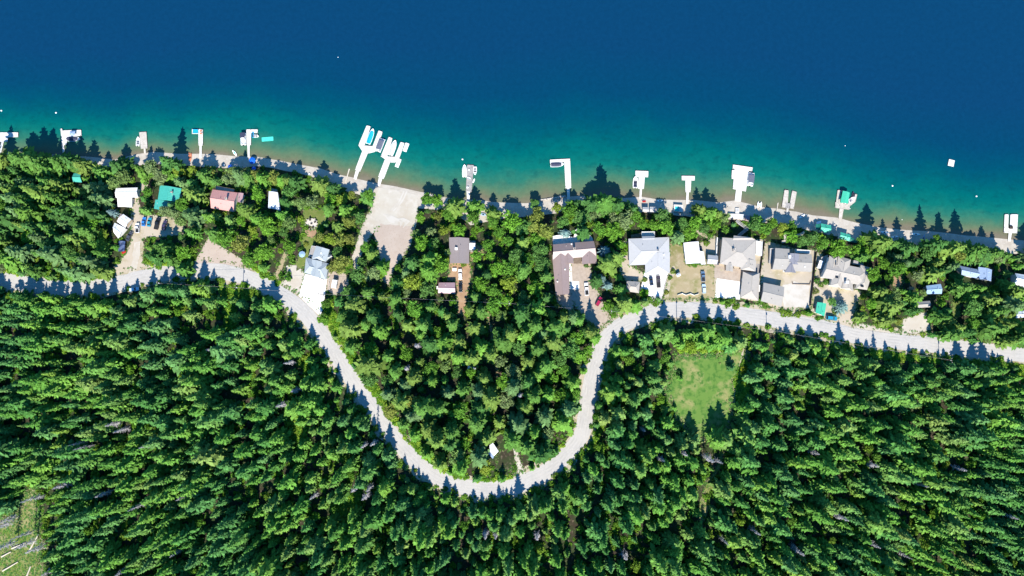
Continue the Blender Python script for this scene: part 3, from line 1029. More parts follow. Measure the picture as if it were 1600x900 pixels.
# --- white-roofed building
q = [(1068, 379.5), (1091.5, 377.3), (1095, 411), (1072, 412.3)]
r = house('low building with a bright white metal roof on the dry lawn', 'building', q, 'outbuilding')
_, _, c = wing(r, r['_org'][2], q, 1, 3.4, 0.8, M['r_white'], M['wall_white'], seams=True)
wing(r, r['_org'][2], [(1092.4, 392), (1099.6, 393.5), (1102.5, 413), (1095.5, 413.2)], 1, 2.7, 0.4, M['r_white'], M['wall_white'], windows=False)
part(r, 'hatch', [(1092.5, 387), (1096, 386.6), (1096.3, 390.5), (1092.9, 391)], 0, 1.2, M['navy'])
door(r, c)
lm(1082, 395, 'white-roofed building')
q = [(1106, 398), (1122, 399.7), (1120.3, 413), (1104.8, 412)]
r = house('small pale grey shed between the white roof and the warm-grey house', 'shed', q, 'shed')
_, _, c = wing(r, r['_org'][2], q, 0, 2.6, 0.9, M['r_lgrey'], M['wall_white'])
part(r, 'step', [(1119.5, 409), (1124, 410), (1123, 414), (1119, 413)], 0, 0.5, M['navy'])

# --- warm-grey house
q = [(1129, 371), (1181, 375), (1179.5, 422), (1124.8, 412)]
r = house('large warm-grey hip-roofed house with an attached garage wing', 'house', q)
zg = r['_org'][2]
_, _, c = wing(r, zg, q, 0, 4.6, 1.5, M['r_warm'], M['wall_tan'], hip=(0.42, 0.42))
wing(r, zg, [(1146.5, 368), (1168, 369.8), (1180.5, 374.5), (1144, 377)], 0, 4.55, 0.6, M['r_warm'], M['wall_tan'], windows=False)
wing(r, zg, [(1158, 404), (1181.5, 407), (1180.7, 424), (1157, 421)], 1, 4.4, 1.3, M['r_warm'], M['wall_tan'], hip=(0, 0.3))
wing(r, zg, [(1134.6, 410), (1146, 411.5), (1145, 424.7), (1134, 423)], 1, 4.3, 1.0, M['r_warm'], M['wall_tan'], hip=(0, 0.0))
_, _, cg = wing(r, zg, [(1161, 424.5), (1187, 426.5), (1185, 470), (1156.5, 465)], 1, 3.6, 1.9, M['r_warm'], M['wall_tan'], hip=(0.15, 0.3))
part(r, 'deck', [(1181.5, 376), (1191.5, 378), (1190.5, 399.5), (1180.8, 397)], 0, 2.2, M['dock_white'])
railing(r, [(1181.5, 376), (1191.5, 378), (1190.5, 399.5), (1180.8, 397)], 2.2)
part(r, 'bay', [(1185, 445), (1187.6, 445.5), (1187, 456), (1184.6, 455.5)], 0, 2.6, M['wall_white'])
chimney(r, 1147, 390.5, 6.9, 0.9)
door(r, c, side=1, tt=0.55)
lm(1153, 396, 'large warm-grey house')

# --- grey house, garage
q = [(1211.3, 387.6), (1233.5, 389.2), (1230.5, 421.5), (1207, 421)]
r = house('slate-grey house of several gables on the bare sandy yard', 'house', [(1210, 388), (1268, 424)])
zg = r['_org'][2]
_, _, c = wing(r, zg, q, 0, 4.0, 1.25, M['r_grey'], M['wall_grey'])
wing(r, zg, [(1231, 396), (1268, 397.5), (1268, 424.8), (1231, 423.5)], 0, 3.9, 1.15, M['r_grey'], M['wall_grey'], over=0.5)
wing(r, zg, [(1231.5, 395.6), (1249, 396.6), (1248.6, 413.5), (1231, 413)], 1, 4.6, 1.0, M['r_dark'], M['wall_grey'])
wing(r, zg, [(1229, 412), (1241, 411.5), (1243.5, 426.3), (1226, 425.6)], 1, 3.8, 1.6, M['r_dark'], M['wall_white'], over=0.55, windows=False)
part(r, 'deck', [(1243, 389.2), (1266, 391), (1266, 396.5), (1243, 395)], 0, 2.0, M['dock_white'])
part(r, 'side_deck', [(1203, 388), (1210, 389), (1206, 412), (1201, 411)], 0, 1.2, M['dock_grey'])
railing(r, [(1203, 412), (1204, 388), (1210, 388.5)], 1.2)
x, y = ray(1234, 401, zg + 5.6)
MB().box((x, y, zg + 5.5), (1.1, 1.5, 0.5)).build('skylight', M['white'], r)
vent(r, 1257.5, 416.5, 4.8)
MB().box((*ray(1224, 423.5, zg + 0.5)[:2], zg + 0.5), (0.9, 0.9, 1.6)).build('planter', M['white'], r)
lm(1238, 406, 'slate-grey house')
q = [(1193, 441.5), (1225.5, 448.3), (1220.4, 479), (1188.8, 470.3)]
r = house('mid-grey gabled garage beside the road and sandy yard', 'garage', q, 'garage')
_, _, c = wing(r, r['_org'][2], q, 0, 3.2, 1.2, M['r_grey'], M['wall_grey'])
door(r, c, side=0, tt=0.3)
zg = r['_org'][2]
u = (c[2] - c[1]) / np.linalg.norm(c[2] - c[1])
pc = (c[1] + c[2]) / 2 - np.array([u[1], -u[0]]) * 0.42
MB().box((*pc, zg + 1.15), (4.6, 0.12, 2.3), math.atan2(u[1], u[0])).build('garage_door', M['white'], r)
lm(1207, 460, 'mid-grey garage')

# --- right big house
q = [(1292, 405), (1364, 418.5), (1355.5, 453), (1284, 434.5)]
r = house('sprawling pale brown-grey house with many roof gables', 'house', q)
zg = r['_org'][2]
_, _, c = wing(r, zg, [(1293.5, 408), (1357, 421), (1351, 447), (1284.5, 433)], 0, 4.2, 1.2, M['r_warm'], M['wall_white'], hip=(0.0, 0.2))
wing(r, zg, [(1296, 399.5), (1308.5, 401.3), (1306, 421), (1293, 418)], 1, 4.1, 1.1, M['r_warm'], M['wall_white'], hip=(0.25, 0))
wing(r, zg, [(1310, 400.3), (1329.5, 405.5), (1325, 428), (1305.5, 424)], 1, 4.3, 1.15, M['r_warm'], M['wall_white'], hip=(0.3, 0))
wing(r, zg, [(1345, 414), (1364, 418.5), (1366, 432), (1354.5, 453), (1337, 451)][:1] + [(1365, 419.5), (1354.8, 453), (1337, 450.5)], 1, 4.0, 1.1, M['r_warm'], M['wall_white'], hip=(0.3, 0.3))
wing(r, zg, [(1303, 426), (1320, 430), (1314, 450), (1297, 446)], 1, 4.1, 1.2, M['r_warm'], M['wall_white'], hip=(0, 0.25), windows=False)
wing(r, zg, [(1318, 436), (1332, 440), (1333.5, 454.8), (1315, 450.5)], 1, 3.9, 1.1, M['r_warm'], M['wall_white'], hip=(0, 0.2), windows=False)
part(r, 'deck', [(1334, 406.5), (1349.5, 409.5), (1349, 415.5), (1333, 412)], 0, 2.0, M['dock_grey'])
part(r, 'terrace', [(1283, 402), (1294, 398), (1292, 420), (1283, 432)], -0.3, 0.6, M['dock_grey'])
for a, b in ((1308, 433), (1347.5, 447)):
    x, y = ray(a, b, zg + 5.2)
    MB().box((x, y, zg + 5.0), (1.3, 0.9, 0.35), -0.2).build('skylight', M['glass'], r)
chimney(r, 1324, 441, 6.6, 1.0, 'white')
chimney(r, 1308.5, 413, 6.3, 0.7)
part(r, 'entry_step', [(1310, 450), (1318, 452), (1317, 458), (1309, 457)], 0, 0.4, M['concrete'])
lm(1325, 428, 'sprawling brown-grey house')
q = [(1277, 472), (1291.3, 474.3), (1288, 494.4), (1274.3, 488.5)]
r = house('small sea-green-roofed shed beside the parked teal car', 'shed', q, 'shed')
_, _, c = wing(r, r['_org'][2], q, 1, 2.6, 0.9, M['r_green'], M['wall_white'])
door(r, c, side=1)
lm(1283, 483, 'sea-green-roofed shed')

# --- beach huts
q = [(1282.5, 349), (1298.5, 352), (1297, 364), (1281, 362)]
r = house('sea-green-roofed beach hut, left of the two huts on the sand', 'beach hut', q, 'beach_hut')
_, _, c = wing(r, r['_org'][2], q, 0, 2.6, 0.9, M['r_green'], M['wall_white'])
wing(r, r['_org'][2], [(1274.5, 350.5), (1282, 349.8), (1281.4, 360), (1275, 358)], 1, 2.2, 0.5, M['r_dgreen'], M['wall_white'], windows=False)
part(r, 'porch', [(1276, 346.5), (1283, 345), (1283, 349), (1276, 350)], 0, 0.5, M['white'])
lm(1289, 356, 'left beach hut')
q = [(1313.3, 362.5), (1328.5, 366.7), (1327, 376.7), (1311, 372.5)]
r = house('sea-green-roofed beach hut, right of the two huts on the sand', 'beach hut', q, 'beach_hut')
wing(r, r['_org'][2], q, 0, 2.6, 0.8, M['r_green'], M['wall_white'])
wing(r, r['_org'][2], [(1328.5, 370), (1341, 376), (1338.5, 379.5), (1327.3, 377.5)], 0, 2.3, 0.4, M['r_dgreen'], M['wall_white'], windows=False)
lm(1325, 371, 'right beach hut')

# --- right cluster
q = [(1499, 415), (1530, 421.5), (1527, 435), (1502, 429.5)]
r = house('blue metal-roofed house under the trees at the right', 'house', q)
zg = r['_org'][2]
_, _, c = wing(r, zg, q, 0, 3.4, 1.2, M['r_blue'], M['wall_white'], seams=True)
wing(r, zg, [(1528.5, 417), (1550, 421.5), (1548.5, 439.5), (1529.5, 436)], 1, 4.0, 1.4, M['r_blue'], M['wall_white'], seams=True)
part(r, 'porch', [(1508, 410.5), (1517, 410), (1519, 416), (1511, 415)], 0, 0.6, M['r_mauve'])
lm(1525, 427, 'blue metal-roofed house')
q = [(1586, 427), (1613, 431), (1612, 452), (1585, 442)]
r = house('light blue-roofed house cut by the right edge', 'house', q)
wing(r, r['_org'][2], q, 0, 3.4, 1.6, M['r_pale'], M['wall_white'], seams=True)
lm(1595, 438, 'light blue-roofed house')
q = [(1586, 487), (1606, 485), (1606, 495), (1587, 497)]
r = house('pale blue-white shed at the right edge below the houses', 'shed', q, 'shed')
wing(r, r['_org'][2], q, 0, 2.6, 0.7, M['r_pale'], M['wall_white'])
lm(1596, 491, 'pale blue-white shed')
q = [(1447, 446.5), (1470, 443.5), (1471.5, 459), (1447, 459.5)]
r = house('square light blue-roofed cabin under the right-hand trees', 'cabin', q, 'cabin')
_, _, c = wing(r, r['_org'][2], q, 0, 3.0, 0.8, M['r_sky'], M['wall_grey'])
door(r, c)
lm(1459, 452, 'square light blue-roofed cabin')
q = [(1433, 471.5), (1453, 470), (1453, 480), (1434, 481)]
r = house('small grey shed roof beside the roadside pull-out', 'shed', q, 'shed')
wing(r, r['_org'][2], q, 0, 2.5, 0.8, M['r_grey'], M['wall_grey'])
lm(1443, 476, 'small grey roadside shed')
q = [(1420, 448), (1428, 448), (1428, 453), (1420, 453)]
r = house('tiny tan-roofed hut under the right-hand trees', 'shed', q, 'shed')
wing(r, r['_org'][2], q, 0, 2.2, 0.5, M['orange_dirt'], M['wall_tan'])

# --- wedge
q = [(765, 695.5), (770.3, 692), (779, 705), (772, 712.5), (765, 705)]
r = house('small bright white canopy shelter in the trees near the road bend', 'shelter', q, 'shelter')
zg = r['_org'][2]
pts = [ray(a, b, zg + 2.6)[:2] for a, b in q]
cxy = (sum(p[0] for p in pts) / 5, sum(p[1] for p in pts) / 5)
b = MB()
n = 5
vv = [(*p, zg + 2.5) for p in pts] + [(*p, zg + 2.38) for p in pts] + [(*cxy, zg + 3.1), (*cxy, zg + 2.98)]
ff = [(i, (i + 1) % n, 10) for i in range(n)] + [((i + 1) % n + 5, i + 5, 11) for i in range(n)] + [(i, i + 5, (i + 1) % n + 5, (i + 1) % n) for i in range(n)]
b.add(vv, ff).build('roof', M['r_white'], r)
BUILT.append(q)
for p in pts:
    p2 = (p[0] * .9 + cxy[0] * .1, p[1] * .9 + cxy[1] * .1)
    MB().tube((*p2, zg - .3), (*p2, zg + 2.42), 0.07).build('post', M['wood'], r)
part(r, 'eave', [(763, 703), (772, 713), (770, 717), (762, 708)], 1.9, 2.05, M['r_blue'])
lm(771, 703, 'white canopy shelter')

# ------------------------------------------------------------------ vehicles
PAINT = {'white': (0.72, 0.72, 0.72), 'blue': (0.03, 0.17, 0.5), 'teal': (0.02, 0.22, 0.34), 'black': (0.012, 0.013, 0.016), 'purple': (0.045, 0.035, 0.08),
         'navy': (0.015, 0.03, 0.07), 'darkgrey': (0.05, 0.055, 0.07), 'red': (0.3, 0.012, 0.05), 'steel': (0.1, 0.17, 0.26), 'brownblack': (0.06, 0.045, 0.055), 'paleblue': (0.45, 0.6, 0.72)}
for k_ in list(PAINT):
    PAINT[k_] = car_mat('paint_' + k_, PAINT[k_])


def sec(x, hw, zb, zt, tw=0.92):
    return [(x, -hw * 0.94, zb), (x, -hw, zb + (zt - zb) * 0.5), (x, -hw * tw, zt), (x, hw * tw, zt), (x, hw, zb + (zt - zb) * 0.5), (x, hw * 0.94, zb)]


def car(label, px, py, ang, color, L=4.7, Wd=1.85, kind='sedan', z=None):
    """ang: heading in degrees, counter-clockwise from the picture's right"""
    x, y, zz = G(px, py, 1.0)
    name = {'sedan': 'parked_car', 'suv': 'parked_car', 'pickup': 'pickup_truck'}[kind]
    zz = zz + 0.13
    r = empty(name, label, 'pickup' if kind == 'pickup' else 'car', (x, y, zz), math.radians(ang))
    h = Wd / 2
    m = PAINT[color]
    a = L / 2
    sh = 0.82 if kind == 'sedan' else 0.98
    body = MB()
    body.loft([sec(-a, h * .86, .42, sh * .82), sec(-a + .12, h * .96, .28, sh * .96), sec(-a * .5, h, .22, sh), sec(a * .3, h, .22, sh),
               sec(a * .7, h * .97, .24, sh * .9), sec(a - .1, h * .88, .3, sh * .76), sec(a, h * .74, .42, sh * .62)])

    def cabin(x0, x1, x2, x3, zt):
        # bottom rear, top rear, top front, bottom front
        bw, tw = h * .9, h * .72
        return [[(x0, -bw, sh - .02), (x0, bw, sh - .02), (x3, bw, sh - .02), (x3, -bw, sh - .02)], [(x1, -tw, zt), (x1, tw, zt), (x2, tw, zt), (x2, -tw, zt)]]
    zt = {'sedan': 1.42, 'suv': 1.68, 'pickup': 1.75}[kind]
    if kind == 'sedan':
        cb = cabin(-a * .72, -a * .42, a * .08, a * .42, zt)
    elif kind == 'suv':
        cb = cabin(-a * .94, -a * .84, a * .12, a * .42, zt)
    else:
        cb = cabin(-a * .16, -a * .08, a * .24, a * .48, zt)
    body.loft(cb)
    body.build('body', m, r, world=False, bevel=0.02)
    lo, hi = cb

    def pane(name, ids, inset=0.1):
        p = [Vector(q_) for q_ in ids]
        c_ = sum(p, Vector()) / 4
        nrm = (p[1] - p[0]).cross(p[3] - p[0]).normalized()
        if nrm.dot(c_ - Vector((0, 0, .6))) < 0:
            nrm = -nrm
        q_ = [c_ + (v_ - c_) * (1 - inset) for v_ in p]
        vv_ = [v_ + nrm * 0.015 for v_ in q_] + [v_ - nrm * 0.03 for v_ in q_]
        MB().add(vv_, [(0, 1, 2, 3), (7, 6, 5, 4), (0, 4, 5, 1), (1, 5, 6, 2), (2, 6, 7, 3), (3, 7, 4, 0)]).build(name, M['glass'], r, world=False)
    pane('windscreen', [lo[2], lo[3], hi[3], hi[2]], 0.08)
    pane('rear_window', [lo[0], lo[1], hi[1], hi[0]], 0.12)
    pane('side_window', [lo[3], lo[0], hi[0], hi[3]], 0.16)
    pane('side_window', [lo[1], lo[2], hi[2], hi[1]], 0.16)
    if kind == 'pickup':
        MB().box((-a * .57, 0, sh + .005), (a * .72, Wd * .74, .03)).build('bed_liner', M['black'], r, world=False)
        for s_ in (-1, 1):
            MB().box((-a * .57, s_ * h * .84, sh + .03), (a * .76, .12, .1)).build('bed_rail', m, r, world=False)
    for sx in (-1, 1):
        for sy in (-1, 1):
            cx_, cy_ = sx * a * .62, sy * h * .9
            w_ = MB().tube((cx_, cy_ - .11, .2), (cx_, cy_ + .11, .2), .33, n=12).build('wheel', M['black'], r, world=False)
            MB().tube((cx_, cy_ + sy * .10, .2), (cx_, cy_ + sy * .125, .2), .2, n=8).build('rim', M['chrome'], w_, world=False)
    for sy in (-1, 1):
        MB().box((a - .06, sy * h * .62, sh * .62), (.14, .34, .16)).build('headlight', M['lamp'], r, world=False)
        MB().box((-a + .02, sy * h * .7, sh * .72), (.12, .26, .16)).build('taillight', M['tail'], r, world=False)
        MB().box((a * .36, sy * (h + .06), sh + .06), (.14, .2, .13)).build('mirror', m, r, world=False)
    return r


car('bright blue car, leftmost of the row in the dirt parking lot', 224.3, 346, 84, 'blue', 4.5)
car('teal blue car, second from left in the parking lot row', 233, 346.8, 82, 'teal', 4.5)
car('long black pickup parked in the dirt lot row', 245.3, 349, 79, 'black', 6.0, 2.1, 'pickup')
car('dark purple car half in tree shade, rightmost of the lot row', 256.2, 351.5, 77, 'purple', 4.8)
car('white pickup parked near the corner of the angled cabin', 214.3, 356, 92, 'white', 4.9, 2.0, 'pickup')
car('dark grey car nosed in below the angled cabin', 201.5, 369, 66, 'darkgrey', 5.0)
car('white car below the grey-brown gable house', 719, 428.5, 93, 'white', 5.2, 1.95, 'suv')
car('black car on the orange driveway beside the mauve shed', 719.6, 448.5, 91, 'black', 5.0, 1.9, 'sedan')
car('white pickup parked in the beige paved courtyard', 916.5, 451.5, 94, 'white', 6.2, 2.15, 'pickup')
car('dark red car at the mouth of the paved courtyard', 936, 471, 60, 'red', 4.7, 1.95, 'suv')
car('dark navy car, left of the two on the white driveway', 1017.7, 438.5, 97, 'navy', 4.6)
car('dark brown-black pickup, right of the two on the white driveway', 1029, 440, 92, 'brownblack', 5.9, 2.05, 'pickup')
car('steel blue pickup on the dry lawn', 1098.7, 431.8, 92, 'steel', 5.0, 2.0, 'pickup')
car('pale blue and white car on the dry lawn below the steel blue pickup', 1100, 451, 91, 'paleblue', 4.5, 1.9, 'suv')
car('teal car parked beside the sea-green-roofed shed', 1300, 497, -7, 'teal', 5.3, 2.05, 'suv')
car('white van in the shade at the road edge', 209.5, 452, 10, 'paleblue', 4.4, 1.95, 'suv')


def trailer(label, px, py, ang, L, Wd, Hh, m, name='caravan', cat='caravan', m2=None):
    x, y, z = G(px, py, 2)
    r = empty(name, label, cat, (x, y, z + .1), math.radians(ang))
    a, h = L / 2, Wd / 2
    MB().loft([[(-a + .1, s_ * h, .5) for s_ in (-1, 1)] + [(-a + .1, s_ * h * .9, Hh - .1) for s_ in (1, -1)],
               [(-a, s_ * h, 1.0) for s_ in (-1, 1)] + [(-a + .2, s_ * h * .9, Hh) for s_ in (1, -1)],
               [(a * .9, s_ * h, .5) for s_ in (-1, 1)] + [(a * .8, s_ * h * .9, Hh) for s_ in (1, -1)],
               [(a, s_ * h, .9) for s_ in (-1, 1)] + [(a * .92, s_ * h * .9, Hh * .75) for s_ in (1, -1)]]).build('body', m, r, world=False)
    MB().box((0.2, 0, Hh + .08), (.8, .7, .2)).build('roof_hatch', m2 or M['palecover'], r, world=False)
    MB().tube((a, 0, .5), (a + 1.1, 0, .45), .06).build('hitch', M['black'], r, world=False)
    for sy in (-1, 1):
        MB().tube((-.2, sy * h * .9 - .1, .25), (-.2, sy * h * .9 + .1, .25), .35, n=10).build('wheel', M['black'], r, world=False)
        MB().box((0.2, sy * (h * .95 + .01), Hh * .62), (a * .9, .06, .6)).build('window', M['glass'], r, world=False)
    return r


trailer('white caravan on the stone yard beside the white driveway', 522.5, 443, 80, 4.2, 2.4, 2.4, M['gel'])
trailer('pale blue-white caravan hidden in the central trees', 737, 576, -18, 3.9, 2.1, 2.3, M['gel'], m2=M['r_sky'])
trailer('white covered trailer in the shade left of the brown-grey house', 1282, 412.5, 70, 4.2, 2.0, 2.0, M['gel'])

# dark utility trailer with a blue tarp, and a red barrow next to it
x, y, z = G(190.5, 384.6, 1)
r = empty('utility_trailer', 'dark flatbed trailer under a blue-black tarp at the lot edge', 'trailer', (x, y, z), math.radians(88))
MB().box((0, 0, .75), (5.2, 3.1, .5)).build('bed', M['black'], r, world=False, bevel=.04)
b = MB()
nx, ny = 9, 6
b.add([((i / (nx - 1) - .5) * 5.0, (j / (ny - 1) - .5) * 3.0, 1.25 + .35 * math.sin(i * 1.3 + j) * (0.3 + .7 * math.sin(j * math.pi / (ny - 1)))) for i in range(nx) for j in range(ny)],
      [(i * ny + j, (i + 1) * ny + j, (i + 1) * ny + j + 1, i * ny + j + 1) for i in range(nx - 1) for j in range(ny - 1)])
mt = b.build('tarp', mat('blue_black_tarp', A(70, 92, 130), .6, A(40, 50, 80), 1.0), r, world=False)
mt.modifiers.new('s', 'SOLIDIFY').thickness = 0.25
for sy in (-1, 1):
    for xx in (-.6, .5):
        MB().tube((xx, sy * 1.6 - .12, .36), (xx, sy * 1.6 + .12, .36), .36, n=10).build('wheel', M['black'], r, world=False)
x, y, z = G(193, 394.6, 0.5)
r = empty('wheelbarrow', 'faded red barrow behind the tarped trailer', 'barrow', (x, y, z), 0.5)
MB().loft([[(-.6, -.4, .35), (-.6, .4, .35), (-.7, .55, .7), (-.7, -.55, .7)], [(.9, -.35, .35), (.9, .35, .35), (1.2, .5, .75), (1.2, -.5, .75)]]).build('tray', M['red'], r, world=False)
MB().tube((1.3, -.06, .22), (1.3, .06, .22), .22, n=10).build('wheel', M['black'], r, world=False)
for sy in (-1, 1):
    MB().tube((1.2, sy * .15, .3), (-1.5, sy * .35, .65), .035).build('handle', M['wood'], r, world=False)
#PART3

# ------------------------------------------------------------------ docks and boats
def dock(label, decks, gang=None, z=0.55, m='dock_white', gm=None, name='dock', piles=True, items=None):
    """decks: outlines of the deck panels; gang: outline of the gangway to the shore (first two points at the dock end)"""
    allp = [p for d in decks for p in d]
    x, y = ray(sum(p[0] for p in allp) / len(allp), sum(p[1] for p in allp) / len(allp), 0)
    r = empty(name, label, 'dock', (x, y, 0))
    for i, d in enumerate(decks):
        poly = [ray(a, b, z)[:2] for a, b in d]
        t = z + 0.004 * i
        mm = m[i] if isinstance(m, list) else m
        o = MB().prism(poly, t - 0.16, t).build('deck', M[mm], r)
        # plank gaps and edge trim, as slightly proud bumper boards
        tr = MB()
        n = len(poly)
        for k in range(n):
            p, q = poly[k], poly[(k + 1) % n]
            tr.tube((*p, t - .03), (*q, t - .03), .07, n=4)
        tr.build('edge_board', M[mm], o)
        if n == 4:
            A0, B0, C0, D0 = [np.array(p) for p in poly]
            if np.linalg.norm(B0 - A0) < np.linalg.norm(D0 - A0):
                A0, B0, C0, D0 = B0, C0, D0, A0
            k_ = int(np.linalg.norm(B0 - A0) / 2.6)
            sm = MB()
            for q_ in range(1, k_ + 1):
                u_ = q_ / (k_ + 1)
                P_, Q_ = A0 + (B0 - A0) * u_, D0 + (C0 - D0) * u_
                sm.tube((*P_, t - .02), (*Q_, t - .02), .05, n=4)
            if k_:
                sm.build('seam', M['dock_grey'], o)
        cx = sum(p[0] for p in poly) / n
        cy = sum(p[1] for p in poly) / n
        for p in poly:
            MB().disc((p[0] * .9 + cx * .1, p[1] * .9 + cy * .1, -1.0), .28, z + .84, 8).build('float', M['black'], r)
        if piles:
            for p in poly[:4]:
                qx, qy = p[0] * .93 + cx * .07, p[1] * .93 + cy * .07
                MB().tube((qx, qy, -1.5), (qx, qy, t + .55), .07, n=6).build('mooring_post', M['dock_grey'], r)
    if gang:
        P = [ray(a, b, z)[:2] for a, b in gang[:2]]
        Q = []
        for a, b in gang[2:]:
            xx, yy, zz = G(a, b, 0.25)
            Q.append((xx, yy, zz + 0.25))
        zs = [z + .06, z + .06, max(.3, Q[0][2]), max(.3, Q[1][2])]
        poly = P + [q[:2] for q in Q]
        MB().prism(poly, [k - .14 for k in zs], zs).build('gangway', M[gm or (m[0] if isinstance(m, list) else m)], r)
    return r


def at(r, px, py, z):
    return (*ray(px, py, z), z)


def place(o, px, py, z, ang):
    x, y = ray(px, py, z)
    return (x, y, z), math.radians(ang)


def motorboat(label, px, py, ang, L=5.5, Wd=2.2, cover=None, deckm=None, name='motorboat', canopy=None):
    (x, y, z), a = place(None, px, py, 0.5, ang)
    r = empty(name, label, 'boat', (x, y, 0.0), a)
    h = Wd / 2
    st = [(-.5, .86, .0), (-.3, .98, 0), (0, 1, .02), (.2, .9, .06), (.35, .66, .12), (.45, .34, .2), (.5, .04, .3)]
    outer = [[(s_ * L, -w * h, .62 + u), (s_ * L, -w * h * .8, -.05 + u), (s_ * L, 0, -.3 + u * 2), (s_ * L, w * h * .8, -.05 + u), (s_ * L, w * h, .62 + u)] for s_, w, u in st]
    b = MB()
    k = 5
    vv = [p for q in outer for p in q]
    ff = []
    for i in range(len(outer) - 1):
        for j in range(4):
            ff.append((i * k + j, i * k + j + 1, (i + 1) * k + j + 1, (i + 1) * k + j))
    ff.append((0, 1, 2, 3, 4))
    b.add(vv, ff)
    # gunwale rim and floor
    for i in range(len(st) - 1):
        for sgn in (-1, 1):
            p = []
            for s_, w, u in (st[i], st[i + 1]):
                p += [(s_ * L, sgn * w * h, .62 + u), (s_ * L, sgn * w * h * .8, .64 + u)]
            b.add(p, [(0, 1, 3, 2)])
    n = len(st)
    fl = [(s_ * L, -w * h * .8, .64 + u if s_ > .3 else .3) for s_, w, u in st] + [(s_ * L, w * h * .8, .64 + u if s_ > .3 else .3) for s_, w, u in st]
    b.add(fl, [(i, i + 1, n + i + 1, n + i) for i in range(n - 1)])
    sd = []
    for sgn in (0, n):
        for i in range(4):
            p, q = fl[sgn + i], fl[sgn + i + 1]
            b.add([p, q, (q[0], q[1], .64), (p[0], p[1], .64)], [(0, 1, 2, 3)])
    b.add([(-.5 * L, -.86 * h, .62), (-.5 * L, .86 * h, .62), (-.44 * L, .8 * h, .62), (-.44 * L, -.8 * h, .62), (-.44 * L, -.8 * h, .3), (-.44 * L, .8 * h, .3)], [(0, 1, 2, 3), (3, 2, 5, 4)])
    b.build('hull', M['gel'], r, world=False, fix=False)
    MB().box((-.5 * L - .12, 0, .62), (.42, .36, .5)).build('outboard_motor', M['black'], r, world=False, bevel=.05)
    if cover:
        cv = []
        for s_, w, u in st[:-2]:
            cv.append([(s_ * L * .94, -w * h * .88, .66 + u), (s_ * L * .94, -w * h * .45, .92 + u), (s_ * L * .94, 0, 1.05 + u), (s_ * L * .94, w * h * .45, .92 + u), (s_ * L * .94, w * h * .88, .66 + u)])
        MB().loft(cv).build('cover', M[cover], r, world=False)
    else:
        for sy in (-1, 1):
            sx = -.05 * L
            s_ = MB().box((sx, sy * h * .38, .55), (.5, .5, .45)).build('seat', M[deckm or 'palecover'], r, world=False, bevel=.05)
            MB().box((sx - .25, sy * h * .38, .85), (.12, .5, .5)).build('backrest', M[deckm or 'palecover'], s_, world=False)
        MB().box((-.36 * L, 0, .5), (.5, Wd * .7, .4)).build('bench', M[deckm or 'palecover'], r, world=False, bevel=.05)
        MB().box((-.16 * L, 0, .33), (.5 * L, Wd * .68, .06)).build('carpet', M[deckm or 'greycover'], r, world=False)
        MB().add([(.14 * L, -h * .8, .66), (.14 * L, h * .8, .66), (.08 * L, h * .7, 1.05), (.08 * L, -h * .7, 1.05), (.15 * L, -h * .8, .66), (.15 * L, h * .8, .66), (.09 * L, h * .7, 1.05), (.09 * L, -h * .7, 1.05)],
                 [(0, 1, 2, 3), (4, 7, 6, 5), (3, 2, 6, 7), (0, 3, 7, 4), (1, 5, 6, 2)]).build('windshield', M['glass'], r, world=False)
    return r


def pontoon(label, px, py, ang, L=7.0, Wd=2.6, canopy='greycover', span=(-.3, .15), name='pontoon_boat', full=False):
    (x, y, z), a = place(None, px, py, 0.9, ang)
    r = empty(name, label, 'boat', (x, y, 0.0), a)
    for sy in (-1, 1):
        b = MB()
        b.tube((-L / 2, sy * Wd * .36, .2), (L * .4, sy * Wd * .36, .2), .32, n=10)
        b.tube((L * .4, sy * Wd * .36, .2), (L / 2, sy * Wd * .36, .35), .32, .08, n=10)
        b.build('pontoon', M['chrome'], r, world=False)
    MB().box((0, 0, .6), (L * .96, Wd, .14)).build('deck', M['gel'], r, world=False)
    rl = MB()
    for sy in (-1, 1):
        rl.box((0, sy * (Wd / 2 - .06), .98), (L * .86, .06, .62))
    for sx in (-1, 1):
        rl.box((sx * L * .43, sy * 0 + (Wd * .28), .98), (.06, Wd * .38, .62)).box((sx * L * .43, -(Wd * .28), .98), (.06, Wd * .38, .62))
    rl.build('fence', M['gel'], r, world=False)
    for sx, sy in ((.32, 1), (.32, -1), (-.34, 1)):
        MB().box((sx * L, sy * Wd * .3, .86), (L * .17, Wd * .28, .42)).build('seat', M['palecover'], r, world=False, bevel=.06)
    MB().box((-.02 * L, -Wd * .28, .98), (.6, .6, .7)).build('console', M['palecover'], r, world=False, bevel=.06)
    MB().box((-L / 2 - .1, 0, .7), (.45, .4, .7)).build('outboard_motor', M['black'], r, world=False, bevel=.05)
    if canopy:
        x0, x1 = span[0] * L, span[1] * L
        zt = 2.05
        cv = [[(xx, -Wd * .5, zt - .12), (xx, -Wd * .25, zt), (xx, 0, zt + .06), (xx, Wd * .25, zt), (xx, Wd * .5, zt - .12), (xx, Wd * .25, zt - .06), (xx, 0, zt), (xx, -Wd * .25, zt - .06)] for xx in np.linspace(x0, x1, 4)]
        c_ = MB().loft(cv).build('canopy', M[canopy], r, world=False)
        fr = MB()
        for xx in (x0 + .1, x1 - .1):
            for sy in (-1, 1):
                fr.tube((xx, sy * Wd * .46, .7), (xx, sy * Wd * .46, zt - .1), .03, n=4)
        fr.build('canopy_frame', M['chrome'], r, world=False)
    return r


